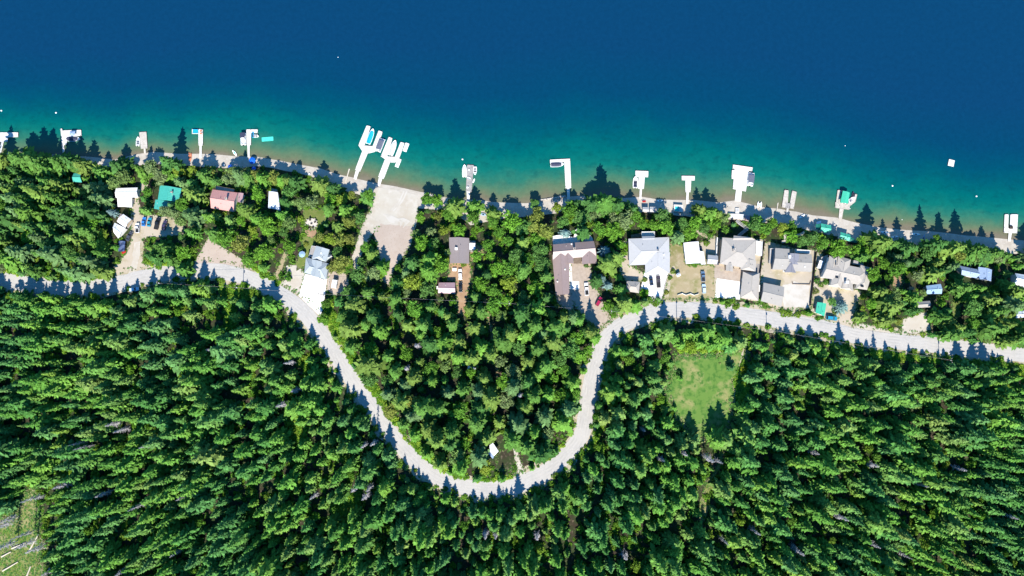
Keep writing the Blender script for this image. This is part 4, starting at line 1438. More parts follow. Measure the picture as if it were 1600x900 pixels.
def jetski(label, px, py, ang, m='gel', z=0.35, L=3.0):
    (x, y, _), a = place(None, px, py, z + .3, ang)
    r = empty('jet_ski', label, 'jet ski', (x, y, z), a)
    MB().loft([[(s_ * L, -w * .55, .35 + u), (s_ * L, -w * .4, -.15), (s_ * L, w * .4, -.15), (s_ * L, w * .55, .35 + u)] for s_, w, u in ((-.5, .8, 0), (-.2, 1, 0), (.1, 1, .08), (.35, .7, .12), (.5, .12, .1))]).build('hull', M[m], r, world=False)
    MB().loft([[(s_ * L, -w * .22, .36), (s_ * L, -w * .16, .36 + u), (s_ * L, w * .16, .36 + u), (s_ * L, w * .22, .36)] for s_, w, u in ((-.45, 1, .22), (-.1, 1.1, .3), (.08, 1.2, .42), (.3, .7, .2))]).build('seat', M['black'], r, world=False)
    MB().tube((.08 * L, -.4, .86), (.08 * L, .4, .86), .035, n=5).build('handlebar', M['black'], r, world=False)
    return r


dock('white dock with a square pad cut by the left edge', [[(-6, 207), (28, 207), (28, 214), (-6, 214.5)], [(-16, 213.5), (12, 213.5), (12, 221), (-16, 221.5)]], [(2, 221), (6, 221), (1, 241), (-3, 241)])
dock('narrow white dock strip with a pad in conifer shadow', [[(94.5, 201), (97, 201), (101.5, 244), (98.5, 244)], [(98, 204), (126.5, 203), (127, 212), (98, 213.5)], [(96.5, 213), (104, 212.5), (104, 226), (97.5, 227)]], [(98.6, 243), (101.4, 243), (103, 252), (100, 252)])
motorboat('white boat with a dark cover tied at the shaded strip dock', 115, 217, 0, 6.6, 2.6, 'navy')
b_ = empty('folded_canopy', 'small blue canopy on the shaded strip dock', 'canopy', (*ray(113.5, 208.5, 1.5), .56))
for sx in (-1, 1):
    for sy in (-1, 1):
        MB().tube((sx * 1.1, sy * .9, 0), (sx * 1.1, sy * .9, 1.3), .04).build('post', M['chrome'], b_, world=False)
MB().loft([[(-1.3, -1.1, 1.3), (1.3, -1.1, 1.3), (1.3, 1.1, 1.3), (-1.3, 1.1, 1.3)], [(-.1, -.1, 1.8), (.1, -.1, 1.8), (.1, .1, 1.8), (-.1, .1, 1.8)]]).build('cloth', M['r_blue'], b_, world=False)
dock('grey weathered dock float, narrowest at the left', [[(217.5, 206.7), (228.5, 206), (230.3, 231.5), (220, 232.5)]], [(224.5, 232), (227.5, 231.8), (228, 240), (225, 240)], m='dock_beige')
motorboat('small white boat moored left of the grey dock float', 215.7, 221, 88, 4.6, 1.9)
dock('white L-shaped dock with a blue raft in its arm', [[(310, 202), (316.7, 202), (316.7, 227), (310.2, 227)], [(300, 202), (310.3, 202), (310.3, 209), (300, 209)]], [(311.6, 226.5), (315.2, 226.5), (315, 247), (311.8, 247)])
b_ = empty('inflatable_raft', 'bright blue inflatable raft on the white L-shaped dock', 'raft', (*ray(305.5, 205.2, .7), .575))
MB().box((0, 0, .16), (2.3, 1.75, .22)).build('floor', M['cyan'], b_, world=False, bevel=.05)
rb = MB()
for p, q in (((-1.15, -.85), (1.15, -.85)), ((1.15, -.85), (1.15, .85)), ((1.15, .85), (-1.15, .85)), ((-1.15, .85), (-1.15, -.85))):
    rb.tube((*p, .25), (*q, .25), .2, n=8)
rb.build('tube', M['cyan'], b_, world=False)


def chair(label, px, py, ang, m, z=None, group=None):
    if z is None:
        x, y, z = G(px, py, .5)
        z += .1
    else:
        x, y = ray(px, py, z + .5)
    r = empty('lounge_chair', label, 'chair', (x, y, z), math.radians(ang), group)
    MB().box((0, 0, .38), (.75, .65, .07)).build('seat', M[m], r, world=False)
    MB().add([(-.35, -.33, .4), (-.35, .33, .4), (-.75, .33, 1.0), (-.75, -.33, 1.0), (-.3, -.33, .36), (-.3, .33, .36), (-.7, .33, 1.0), (-.7, -.33, 1.0)],
             [(0, 1, 2, 3), (4, 7, 6, 5), (2, 6, 7, 3), (1, 5, 6, 2), (0, 3, 7, 4), (0, 4, 5, 1)]).build('backrest', M[m], r, world=False)
    for sx in (-.33, .33):
        for sy in (-.3, .3):
            MB().tube((sx, sy, 0), (sx, sy, .38), .04, n=5).build('leg', M[m], r, world=False)
    for sy in (-1, 1):
        MB().box((0, sy * .37, .62), (.75, .1, .05)).build('armrest', M[m], r, world=False)
    return r


chair('faded orange chair, upper of two on the L-shaped dock', 313.3, 204.5, 180, 'orange', .56)
chair('faded orange chair, lower of two on the L-shaped dock', 313.5, 208.6, 180, 'orange', .56)
dock('white dock with two slips between a canopy boat and a jet ski', [[(385, 202.3), (392, 202.3), (392, 226.5), (385.3, 226.5)], [(391.5, 202.3), (402.5, 202.3), (402.5, 207.6), (391.5, 207.8)]], [(386.5, 226), (390.2, 226), (390, 246), (387, 246)])
pontoon('white pontoon boat with a slate canopy left of the two-slip dock', 380, 217, 92, 6.4, 2.5, 'navy', (.05, .45))
jetski('bright cyan jet ski in the right slip of the two-slip dock', 395, 210.2, 90, 'cyan')
motorboat('small white skiff in the right slip of the two-slip dock', 399.8, 212.6, 0, 2.9, 1.5)
b_ = empty('floating_mat', 'turquoise foam mat floating right of the two-slip dock', 'floating mat', (*ray(418, 217.2, .1), 0), math.radians(5))
MB().box((0, 0, .06), (5.6, 1.9, .12)).build('pad', M['turq'], b_, world=False, bevel=.03)
eb = MB()
for p, q in (((-2.8, -.95), (2.8, -.95)), ((2.8, -.95), (2.8, .95)), ((2.8, .95), (-2.8, .95)), ((-2.8, .95), (-2.8, -.95))):
    eb.tube((*p, .07), (*q, .07), .12, n=6)
eb.build('rim', M['turq'], b_, world=False)

# the two large forked docks
dock('large white forked dock with a cyan-covered boat in its slip', [[(573, 196), (579, 197.5), (569, 229), (560, 227)], [(560, 226.7), (590.5, 229), (586, 237), (576, 239.5), (566, 236)], [(591.7, 204), (597.5, 206), (588.5, 236), (580.5, 233)], [(566.5, 235), (575.2, 238), (562.5, 268), (555, 265)]],
     [(556, 266), (561, 268), (556.5, 281), (552.5, 279)])
motorboat('boat under a bright cyan cover in the left forked dock', 579.2, 213, 72, 8.0, 2.7, 'cyan')
pontoon('pontoon boat with dark grey cover right of the left forked dock', 594.3, 226.5, 70, 7.2, 2.7, 'greycover', (-.36, .3))
dock('large white forked dock with a pale-covered boat in its slip', [[(607.5, 214), (613, 216), (604, 248), (595, 244.5)], [(595, 244), (624.5, 245.5), (617.5, 254), (610, 253.5), (602, 249)], [(626, 222), (632, 223.5), (623.5, 248), (616.5, 246)], [(602, 247.5), (610, 252), (599.5, 279.5), (591, 276)]],
     [(592, 277), (597.5, 279), (593.3, 291), (589.8, 289.5)])
motorboat('boat with a pale grey cover in the right forked dock', 614, 231, 72, 8.0, 2.8, 'palecover')
for (a, b, lab) in ((634.3, 230, 'white jet ski lift with red stripe, upper right of the forked dock'), (622, 254.5, 'white jet ski lift with red stripe, lower right of the forked dock')):
    r = empty('jet_ski_lift', lab, 'boat lift', (*ray(a, b, .4), 0), math.radians(70))
    MB().box((0, 0, .25), (4.4, 1.9, .3)).build('cradle', M['gel'], r, world=False, bevel=.05)
    MB().box((.2, .2, .44), (2.4, .3, .06)).build('stripe', M['red'], r, world=False)
    for sy in (-1, 1):
        MB().box((0, sy * .7, .48), (4.0, .2, .2)).build('bunk', M['white'], r, world=False)
# grey dock with white boats
dock('long grey plank dock with white chairs and white boats', [[(730, 257.5), (740.3, 258), (736.8, 300), (728, 299)]], [(729, 299), (734.5, 299.5), (733.5, 318), (730, 318)], m='dock_grey', gm='dock_white')
motorboat('long white boat moored left of the grey plank dock', 725.8, 267, 90, 6.2, 2.3, 'palecover')
motorboat('short white boat moored right of the grey plank dock', 742.2, 267, -90, 4.2, 1.8)
for i, (a, b, an, lab) in enumerate(((733, 265.5, 40, 'white lounge chair at the far end of the grey plank dock'), (731, 277.5, 90, 'white lounge chair, left of two midway on the grey dock'), (734, 278.5, 80, 'white lounge chair, right of two midway on the grey dock'), (730.2, 293, 180, 'white lounge chair nearest the shore on the grey dock'))):
    chair(lab, a, b, an, 'white', .56)
r = empty('paddle_board', 'small white board floating right of the grey plank dock', 'paddle board', (*ray(740.2, 282.4, .1), .02), 1.2)
MB().loft([[(s_ * 2.4, -w * .4, .03), (s_ * 2.4, 0, -.05), (s_ * 2.4, w * .4, .03), (s_ * 2.4, 0, .1)] for s_, w in ((-.5, .2), (-.35, .8), (0, 1), (.35, .8), (.5, .15))]).build('board', M['gel'], r, world=False)
MB().box((0, 0, .1), (1.0, .4, .03)).build('grip_pad', M['palecover'], r, world=False)
# L dock
dock('tall white L-shaped dock with a dark-covered boat in its arm', [[(881.6, 250), (890.6, 250), (892.5, 293.7), (883.8, 294)], [(859.5, 249.6), (890.4, 248), (890.4, 252.5), (859.7, 254.2)]], [(885.5, 293.5), (890.2, 293.5), (890.5, 312), (886.2, 312)])
motorboat('white boat with dark cover under the arm of the tall L-shaped dock', 870.5, 257, 2, 6.6, 2.6, 'navy')
# T docks
dock('white T-shaped dock with a boat along its left side', [[(993, 266.7), (1013, 267.5), (1012.6, 276.8), (993, 276)], [(998, 275.5), (1007.5, 276), (1006, 295), (996.7, 294.7)]], [(999.6, 294.5), (1003.2, 294.7), (1002, 311), (999, 311)])
motorboat('white boat with dark windshield left of the T-shaped dock', 992.8, 284.5, 87, 5.9, 2.5, None, 'navy')
dock('slim white T-shaped dock with no boat', [[(1065.3, 274.7), (1085.5, 275), (1085.5, 282), (1065.3, 281.5)], [(1071, 281), (1080, 281.5), (1079, 300), (1071, 300)]], [(1072.5, 299.5), (1076.2, 299.5), (1075.6, 319), (1072, 319)])
dock('broad white dock with a wide deck and crossbar', [[(1145.5, 257.3), (1176, 261.7), (1175, 267.3), (1145, 263.3)], [(1148, 262.8), (1170.5, 266), (1165.3, 299), (1145.2, 295)], [(1144, 265.5), (1149, 266), (1147.5, 279.5), (1143, 279)]], [(1150, 296), (1159.2, 298), (1157.5, 315), (1148, 314)])
pontoon('white pontoon boat with grey canopy beside the broad dock', 1173, 280, 82, 7.0, 2.9, 'greycover', (-.28, .28))
r = empty('pedal_boat', 'white two-hulled pedal boat drawn up at the waterline', 'pedal boat', (*ray(1186.7, 320, .3), .12), math.radians(85))
for sy in (-1, 1):
    MB().loft([[(s_ * 3.0, sy * .72 - w * .38, .45), (s_ * 3.0, sy * .72 - w * .25, 0), (s_ * 3.0, sy * .72 + w * .25, 0), (s_ * 3.0, sy * .72 + w * .38, .45)] for s_, w in ((-.5, .6), (-.2, 1), (.2, 1), (.5, .3))]).build('hull', M['gel'], r, world=False)
    MB().box((-.2, sy * .45, .6), (.6, .5, .1)).build('seat', M['turq'], r, world=False)
MB().box((0, 0, .42), (1.6, 1.0, .14)).build('deck', M['gel'], r, world=False)
MB().box((.6, 0, .6), (.3, .8, .25)).build('pedal_box', M['palecover'], r, world=False)
dock('weathered pale dock of two parallel fingers', [[(1226, 296.7), (1232.3, 297.5), (1230, 325), (1221.7, 323.5)], [(1238, 298), (1245, 300), (1240, 326.5), (1233, 325)], [(1228, 317), (1235.5, 318), (1234, 326), (1227, 325)]], [(1229, 325), (1232.5, 325.5), (1230.5, 337), (1227.5, 337)], m=['dock_beige', 'dock_beige', 'dock_grey'], gm='dock_beige')
# covered boat slip
r = dock('beige U-shaped dock with a green canopy over its slip', [[(1309, 296.7), (1314, 297.5), (1311.5, 322), (1305.7, 322.5)], [(1305.5, 315.5), (1328.5, 317.5), (1327, 327.5), (1305, 324.5)], [(1336.5, 303), (1339.3, 304), (1336.5, 315), (1328, 322), (1325.5, 318), (1334.5, 312)]], [(1311.8, 325.5), (1318.3, 326.5), (1315.3, 343), (1310.3, 342)], m='dock_beige')
zc = 2.7
P = [ray(a, b, zc)[:2] for a, b in ((1317, 298), (1327.8, 301), (1325.2, 318.3), (1313, 316.8))]
b = MB()
m0 = ((P[0][0] + P[1][0]) / 2, (P[0][1] + P[1][1]) / 2)
m1 = ((P[2][0] + P[3][0]) / 2, (P[2][1] + P[3][1]) / 2)
vv = [(*P[0], zc), (*P[1], zc), (*P[2], zc), (*P[3], zc), (*m0, zc + .6), (*m1, zc + .6)]
vv += [(x_, y_, z_ - .08) for x_, y_, z_ in vv]
b.add(vv, [(0, 4, 5, 3), (1, 2, 5, 4), (6, 9, 11, 10), (7, 10, 11, 8), (0, 3, 9, 6), (1, 7, 8, 2), (0, 6, 10, 4), (4, 10, 7, 1), (3, 5, 11, 9), (5, 2, 8, 11)]).build('canopy', M['r_green'], r)
for p in P:
    MB().tube((*p, -.5), (*p, zc - .03), .07).build('canopy_post', M['chrome'], r)
motorboat('boat stored in the slip beneath the green canopy', 1320, 309.5, 78, 5.4, 2.2, 'palecover')
motorboat('white boat at the right arm of the green-canopied dock', 1330.6, 312, 35, 3.9, 1.9)
jetski('dark blue jet ski behind the green-canopied dock', 1332.8, 304, 80, 'navy', .1)
# U dock at right
dock('white U-shaped dock near the right edge', [[(1570, 335), (1576, 335), (1575, 363), (1568.7, 363)], [(1569, 356), (1589.5, 356), (1589.2, 364.2), (1568.8, 363.6)], [(1579, 335), (1590.5, 335), (1589.5, 357), (1578, 357)]], [(1576, 363.5), (1581, 363.5), (1579, 377), (1575, 377)])
r = empty('picnic_table', 'small dark table on the U-shaped dock', 'table', (*ray(1579.5, 355, .9), .57))
MB().box((0, 0, .72), (1.6, .75, .06)).build('table_top', M['darkwood'], r, world=False)
for sy in (-1, 1):
    MB().box((0, sy * .7, .42), (1.6, .28, .05)).build('bench', M['darkwood'], r, world=False)
    MB().box((sy * .6, 0, .36), (.1, 1.2, .7)).build('leg', M['darkwood'], r, world=False)
# swim float
r = empty('swim_float', 'square white swimming raft anchored alone in deep water', 'swim raft', (*ray(1486.5, 254.5, .5), 0), math.radians(-14))
MB().box((0, 0, .42), (2.9, 3.3, .16)).build('deck', M['dock_white'], r, world=False, bevel=.03)
for sx in (-1, 1):
    MB().tube((sx * .9, -1.5, .1), (sx * .9, 1.5, .1), .28, n=8).build('float', M['black'], r, world=False)
MB().box((.2, .3, .52), (.3, .3, .05)).build('hatch', M['dock_grey'], r, world=False)
MB().tube((0, -1.75, -.6), (0, -1.75, .7), .04).build('ladder', M['chrome'], r, world=False)
# buoys
proto_buoy = None
for a, b, lab in ((1.5, 172.4, 'white mooring buoy at the far left edge'), (87, 175.8, 'white mooring buoy above the shaded strip dock'), (722.6, 248.6, 'white mooring buoy above the long grey dock'), (1395, 290, 'white mooring buoy right of the green-canopied dock'),
                  (1526.3, 306.3, 'white mooring buoy left of the U-shaped dock'), (1321, 227.3, 'tiny white buoy far above the green-canopied dock'), (528, 89, 'tiny white buoy alone in the deep blue water'), (1410, 343, 'white buoy near the beach at the right tree shadows'), (1328.5, 325.7, 'white buoy beside the gangway of the green-canopied dock')):
    r = empty('mooring_buoy', lab, 'buoy', (*ray(a, b, .3), 0), group='mooring buoys on the lake')
    s_ = 0.22 if 'tiny' in lab or 'near' in lab or 'beside' in lab else .42
    MB().loft([[(math.cos(t) * s_ * rr, math.sin(t) * s_ * rr, s_ * zz) for t in np.linspace(0, 2 * math.pi, 9)[:-1]] for rr, zz in ((.4, -.8), (.85, -.4), (1, 0), (.85, .5), (.4, .85))]).build('float', M['gel'], r, world=False)
    MB().tube((0, 0, s_ * .8), (0, 0, s_ * 1.25), .05).build('ring', M['chrome'], r, world=False)


# ------------------------------------------------------------------ things on the beach
def kayak(label, px, py, ang, L, m, name='kayak', wd=.75):
    x, y, z = G(px, py, .4)
    z = max(z, 0) + .12
    r = empty(name, label, name.replace('_', ' '), (x, y, z), math.radians(ang))
    st = ((-.5, .05, .12), (-.35, .6, .04), (-.1, 1, 0), (.1, 1, 0), (.35, .6, .04), (.5, .05, .12))
    MB().loft([[(s_ * L, -w * wd / 2, .28 + u), (s_ * L, -w * wd * .35, -.02 + u), (s_ * L, w * wd * .35, -.02 + u), (s_ * L, w * wd / 2, .28 + u), (s_ * L, 0, .36 + u)] for s_, w, u in st]).build('hull', M[m], r, world=False)
    MB().box((0, 0, .33), (.9, wd * .5, .1)).build('cockpit', M['black'], r, world=False, bevel=.03)
    return r


kayak('blue kayak lying in shade at the left beach', 202, 250, -25, 5.0, 'blue', wd=1.1)
kayak('faded orange kayak, left of the pair drawn up on sand', 295.6, 245, 92, 4.6, 'orange')
kayak('faded orange kayak, right of the pair drawn up on sand', 298, 245.6, 88, 4.6, 'orange')
r = kayak('white and teal paddle board lying at the waterline', 367, 239.5, -52, 3.8, 'gel', 'paddle_board', 1.2)
MB().box((-.3, 0, .4), (1.3, .5, .05)).build('grip_pad', M['turq'], r, world=False)
kayak('white canoe lying askew on the beach left of the huts', 1253, 338, 32, 3.4, 'gel', 'canoe', 1.0)
kayak('white kayak in conifer shadow, left one of the right beach', 1382, 363, -8, 4.4, 'gel', wd=1.0)
kayak('white kayak on sunlit sand between two conifer shadows', 1431, 366, -4, 4.6, 'gel', wd=1.1)
kayak('blue-white kayak in shade just right of the sunlit kayak', 1443, 372, 70, 4.0, 'r_sky', wd=.9)
kayak('white kayak beside the third conifer shadow', 1398, 370, 8, 4.0, 'gel', wd=.9)
kayak('light blue rowing boat on the beach below the slim T dock', 1082, 330.5, -2, 3.7, 'r_sky', 'rowing_boat', 1.3)
kayak('blue-white skiff in shade under the lakeside broadleaf trees', 755, 335, -10, 3.0, 'r_sky', 'rowing_boat', 1.4)
kayak('small white dinghy on the beach right of the T-shaped dock', 1031, 313.5, 5, 3.2, 'gel', 'rowing_boat', 1.0)


def parasol(label, px, py, m, rad=1.5, h=2.3):
    x, y, z = G(px, py, h)
    r = empty('beach_umbrella', label, 'beach umbrella', (x, y, z))
    MB().tube((0, 0, -.2), (0, 0, h), .04).build('pole', M['white'], r, world=False)
    n = 8
    vv = [(rad * math.cos(2 * math.pi * i / n), rad * math.sin(2 * math.pi * i / n), h - .45) for i in range(n)] + [(0, 0, h)]
    vv += [(x_, y_, z_ - .04) for x_, y_, z_ in vv]
    MB().add(vv, [(i, (i + 1) % n, n) for i in range(n)] + [((i + 1) % n + n + 1, i + n + 1, 2 * n + 1) for i in range(n)] + [(i, i + n + 1, (i + 1) % n + n + 1, (i + 1) % n) for i in range(n)]).build('canopy', M[m], r, world=False)


parasol('bright blue umbrella, largest on the beach below the two-slip dock', 393.5, 250.5, 'blue', 1.7)
parasol('bright blue umbrella at the edge of the trees on the left beach', 359, 260, 'blue', 1.2)
parasol('dark blue umbrella in shade right of the two-slip gangway', 396, 263, 'blue', 1.1)
parasol('pale teal umbrella beside the lawn of the blue-grey house', 471.5, 397, 'r_sky', 1.6)
r = house('light blue canvas shelter on the beach below the two-slip dock', 'shelter', [(371, 260), (380, 267)], 'beach_shelter')
zg = r['_org'][2]
part(r, 'roof', [(371.5, 261), (380, 261.5), (380, 267), (371.5, 266.5)], 1.9, 2.0, M['r_sky'])
for a, b in ((372, 261.6), (379.5, 261.9), (379.5, 266.5), (372, 266.2)):
    x, y = ray(a, b, zg + 1.9)
    MB().tube((x, y, zg - .2), (x, y, zg + 1.95), .05).build('post', M['chrome'], r)
for a, b, lab in ((350, 258, 'white folding chair on the left beach near the blue umbrella'), (483, 272, 'white chair on the beach behind the lone log')):
    chair(lab, a, b, 120, 'white')
chair('red-brown lounge chair on sand below the T-shaped dock', 1008, 314.8, 0, 'red')
chair('red-brown lounge chair, its neighbour nearer the dock gangway', 1005.5, 315, 0, 'red')


def log(label, p0, p1, rad, m='log', name='log'):
    a, b = G(*p0, rad), G(*p1, rad)
    x, y, z = [(a[i] + b[i]) / 2 for i in range(3)]
    r = MB()
    d = ((b[0] - a[0]) / 2, (b[1] - a[1]) / 2, (b[2] - a[2]) / 2)
    r.tube((-d[0], -d[1], -d[2]), d, rad, rad * .6, n=7)
    o = r.build(name, M[m], None)
    o.location = (x, y, max(z, .0) + rad)
    return tag(o, label, 'log')


log('thin white log lying across the beach by the forked docks', (546, 264), (539.5, 286), .35)
log('thin white log standing out of the water left of the two-finger dock', (1215.5, 317), (1212.5, 335), .3)
for i, (p0, p1) in enumerate((((45, 862), (60, 835)), ((42, 900), (48, 885)), ((4, 892), (28, 878)), ((18, 857), (40, 848)), ((2, 870), (17, 862)))):
    log(['bleached log, the longest fallen in the lower left clearing', 'bleached log at the bottom edge of the clearing', 'bleached log lying in the lowest left corner of the clearing', 'bleached log at the top middle of the clearing', 'short bleached log nearest the left edge of the clearing'][i], p0, p1, .38)

# beach decks and sheds below the T docks
r = house('white beach deck with teal mats below the slim T dock', 'deck', [(1053, 319), (1067, 331)], 'beach_deck')
part(r, 'platform', [(1053, 319.5), (1067.3, 320.3), (1067, 331.5), (1053, 330)], -.4, 1.3, M['dock_white'])
part(r, 'mat', [(1054.5, 322.5), (1061.5, 323), (1061.3, 330), (1054.5, 329.5)], 1.29, 1.36, M['turq'])
for a, b in ((1056, 324.5), (1059.5, 327)):
    part(r, 'cushion', [(a, b), (a + 1.8, b), (a + 1.8, b + 1.8), (a, b + 1.8)], 1.36, 1.5, M['cyan'])
for q, lab in (([(1004, 323.5), (1014, 324), (1014, 331), (1004, 330.5)], 'pale grey beach shed, left of the two below the T dock'), ([(1015.5, 323), (1024, 323.4), (1024, 331.5), (1015, 331)], 'pale grey beach shed, right of the two below the T dock')):
    r = house(lab, 'shed', q, 'beach_shed')
    wing(r, r['_org'][2], q, 0, 2.2, .35, M['r_lgrey'], M['wall_grey'], over=.25, windows=False)
lm(1014, 327, 'two grey beach sheds')
r = house('white concrete beach landing and stair below the broad dock', 'deck', [(1138, 326), (1162, 342)], 'beach_deck')
part(r, 'platform', [(1138.3, 333.5), (1162.5, 335), (1162, 342.5), (1139.5, 340)], -.6, 1.2, M['dock_white'])
for k in range(4):
    part(r, 'step', [(1149, 325 + k * 2.1), (1155, 325.4 + k * 2.1), (1155, 327.5 + k * 2.1), (1149, 327.1 + k * 2.1)], -.8, .2 + .25 * k, M['dock_white'])
part(r, 'pink_mat', [(1165, 336.5), (1172, 337), (1171.5, 344), (1164, 343)], .2, .9, M['r_mauve'])
r = house('zigzag wooden stairway from the warm-grey house to the beach', 'stairway', [(1148, 346), (1168, 367)], 'stairway')
zs_ = [(1150, 345), (1167, 357.5), (1153, 369)]
for (p, q_) in ((zs_[0], zs_[1]), (zs_[1], zs_[2])):
    a, b = G(*p, .6), G(*q_, .6)
    n = 10
    dx, dy = b[0] - a[0], b[1] - a[1]
    L = math.hypot(dx, dy)
    for s_ in range(n):
        t = (s_ + .5) / n
        MB().box((a[0] + dx * t, a[1] + dy * t, a[2] + (b[2] - a[2]) * t + .5), (L / n * .96, 1.2, .14), math.atan2(dy, dx)).build('tread', M['dock_grey'], r)
    for sgn in (-1, 1):
        ox, oy = -dy / L * .65 * sgn, dx / L * .65 * sgn
        MB().tube((a[0] + ox, a[1] + oy, a[2] + 1.4), (b[0] + ox, b[1] + oy, b[2] + 1.4), .06, n=4).build('handrail', M['dock_white'], r)
part(r, 'landing', [(1164, 355), (1169.5, 355), (1169.5, 360), (1164, 360)], .2, .75, M['dock_grey'])


def wall_line(label, pts, h, w, m, name='wall', cat='wall', ragged_=0.0, posts=False):
    P = [G(a, b, h) for a, b in pts]
    x, y, z = P[len(P) // 2]
    r = empty(name, label, cat, (x, y, z))
    b = MB()
    rr = random.Random(len(pts))
    for p, q in zip(P[:-1], P[1:]):
        L = math.hypot(q[0] - p[0], q[1] - p[1])
        n = max(1, int(L / 2.0))
        for i in range(n):
            t = (i + .5) / n
            zz = p[2] + (q[2] - p[2]) * t
            hh = h + rr.uniform(-ragged_, ragged_)
            b.box((p[0] + (q[0] - p[0]) * t, p[1] + (q[1] - p[1]) * t, zz + hh / 2 - .3), (L / n - .02, w * (1 + rr.uniform(-ragged_, ragged_)), hh + .6), math.atan2(q[1] - p[1], q[0] - p[0]))
    b.build('panel' if posts else 'masonry', M[m], r)
    if posts:
        for p in P:
            MB().box((p[0], p[1], p[2] + h / 2), (.16, .16, h + .25)).build('post', M[m], r)
    else:
        c_ = MB()
        for p, q in zip(P[:-1], P[1:]):
            L = math.hypot(q[0] - p[0], q[1] - p[1])
            c_.box(((p[0] + q[0]) / 2, (p[1] + q[1]) / 2, (p[2] + q[2]) / 2 + h + .04), (L, w * 1.15, .08), math.atan2(q[1] - p[1], q[0] - p[0]))
        if not ragged_:
            c_.build('coping', M[m], r)
    return r


wall_line('low white boulder wall along the sand beside the tall L dock', [(843, 312.5), (855, 311), (870, 308.5), (884, 306)], .7, .8, 'stone', ragged_=.25)
wall_line('pale stone retaining wall zigzagging above the two-finger dock', [(1222, 378), (1228, 376.5), (1226, 367), (1234, 366), (1243, 368), (1251, 366.5), (1258, 362)], 1.0, 1.1, 'dock_beige')
wall_line('white garden wall left of the warm-grey house', [(1120.7, 371), (1120, 385), (1119.7, 399)], 1.8, .3, 'white')
wall_line('dark timber fence between the warm-grey house and the sandy yard', [(1195.5, 377), (1192.5, 395), (1190, 415), (1187.5, 434)], 1.8, .12, 'darkwood', 'fence', 'fence', posts=True)
wall_line('long dark fence right of the sandy yard', [(1276.3, 392.6), (1274, 415), (1271.5, 440), (1269, 460), (1267, 477)], 1.9, .14, 'darkwood', 'fence', 'fence', posts=True)
zz_ = [(1059, 461), (1066, 458.5), (1072, 461), (1079, 458.8), (1085, 461.2), (1092, 459)]
wall_line('white zigzag rail fence at the roadside of the dry lawn', zz_, .9, .14, 'white', 'fence', 'fence', posts=True)
wall_line('low timber planter edge across the sandy yard', [(1238, 440), (1238.3, 443.6), (1265, 444.4), (1267, 439)], .4, .25, 'wood', 'planter_edge', 'planter')
wall_line('low stone kerb wall right of the white driveway with two cars', [(1043, 430), (1039, 446), (1035.5, 461)], .5, .4, 'stone', ragged_=.1)
wall_line('low stone edge beside the stone yard and caravan', [(515, 424), (514, 440), (515, 456)], .5, .35, 'stone', ragged_=.1)

# round stone patio with its fire pit and chairs
r = house('round pale stone patio on the lawn above the blue-grey house', 'patio', [(476, 340), (492, 356)], 'stone_patio')
x0, y0, z0 = r['_org']
b = MB()
b.disc((x0, y0, z0 - .2), 2.7, .42, 18)
b.build('paving', M['gravel_pale'], r)
for i in range(13):
    t = 2 * math.pi * i / 13
    if 1.2 < t < 1.8:
        continue
    MB().box((x0 + 2.75 * math.cos(t), y0 + 2.75 * math.sin(t), z0 + .2), (.7, .5, .5), t).build('border_stone', M['stone'], r)
f = empty('fire_pit', 'dark round fire pit in the middle of the stone patio', 'fire pit', (x0, y0, z0 + .22))
MB().disc((0, 0, 0), .65, .35, 12, .6).build('stone_ring', M['stone'], f, world=False)
MB().disc((0, 0, .3), .45, .08, 12).build('ash', M['black'], f, world=False)
for i, (a, lab) in enumerate(((1.9, 'dark garden chair at the upper left rim of the fire pit patio'), (0.4, 'dark garden chair at the right rim of the fire pit patio'), (4.3, 'dark garden chair at the lower left rim of the fire pit patio'), (5.2, 'dark garden chair at the lower right rim of the fire pit patio'))):
    c_ = chair(lab, 0, 0, 0, 'darkwood', 0)
    c_.location = (x0 + 1.9 * math.cos(a), y0 + 1.9 * math.sin(a), z0 + .22)
    c_.rotation_euler.z = a + math.pi

# white box by the orange drive, white hut on the dry lawn, gas tank
r = house('white table on orange dirt below the grey-brown house', 'table', [(706, 417), (713, 424)], 'garden_table')
x0, y0, z0 = r['_org']
MB().box((x0, y0, z0 + .75), (1.9, 1.5, .08)).build('table_top', M['white'], r)
for sx in (-.8, .8):
    for sy in (-.6, .6):
        MB().box((x0 + sx, y0 + sy, z0 + .35), (.08, .08, .75)).build('leg', M['white'], r)
q = [(1056.4, 428.5), (1061, 425.8), (1064, 430), (1059, 433)]
r = house('tiny white hut standing on the dry lawn', 'hut', q, 'hut')
_, _, c = wing(r, r['_org'][2], q, 0, 1.9, .5, M['r_white'], M['wall_white'], over=.12, windows=False)
r = house('small white gas tank left of the mauve-roofed shed', 'gas tank', [(681, 446), (684, 452)], 'gas_tank')
x0, y0, z0 = r['_org']
MB().tube((x0, y0 - .7, z0 + .7), (x0, y0 + .7, z0 + .7), .42, n=10).build('tank', M['gel'], r)
MB().disc((x0, y0, z0 + 1.1), .14, .15, 8).build('valve_cover', M['chrome'], r)
for sy in (-.5, .5):
    MB().box((x0, y0 + sy, z0 + .2), (.6, .1, .5)).build('leg', M['dock_grey'], r)
for a, b, an, lab in ((1287, 462, 20, 'pale chair on the paved yard below the brown-grey house'), (888, 373, 200, 'white chair on the lakeside terrace left of the blue spruce'), (884.5, 377, 160, 'white chair on the terrace nearest the brown roof')):
    chair(lab, a, b, an, 'dock_beige', None)


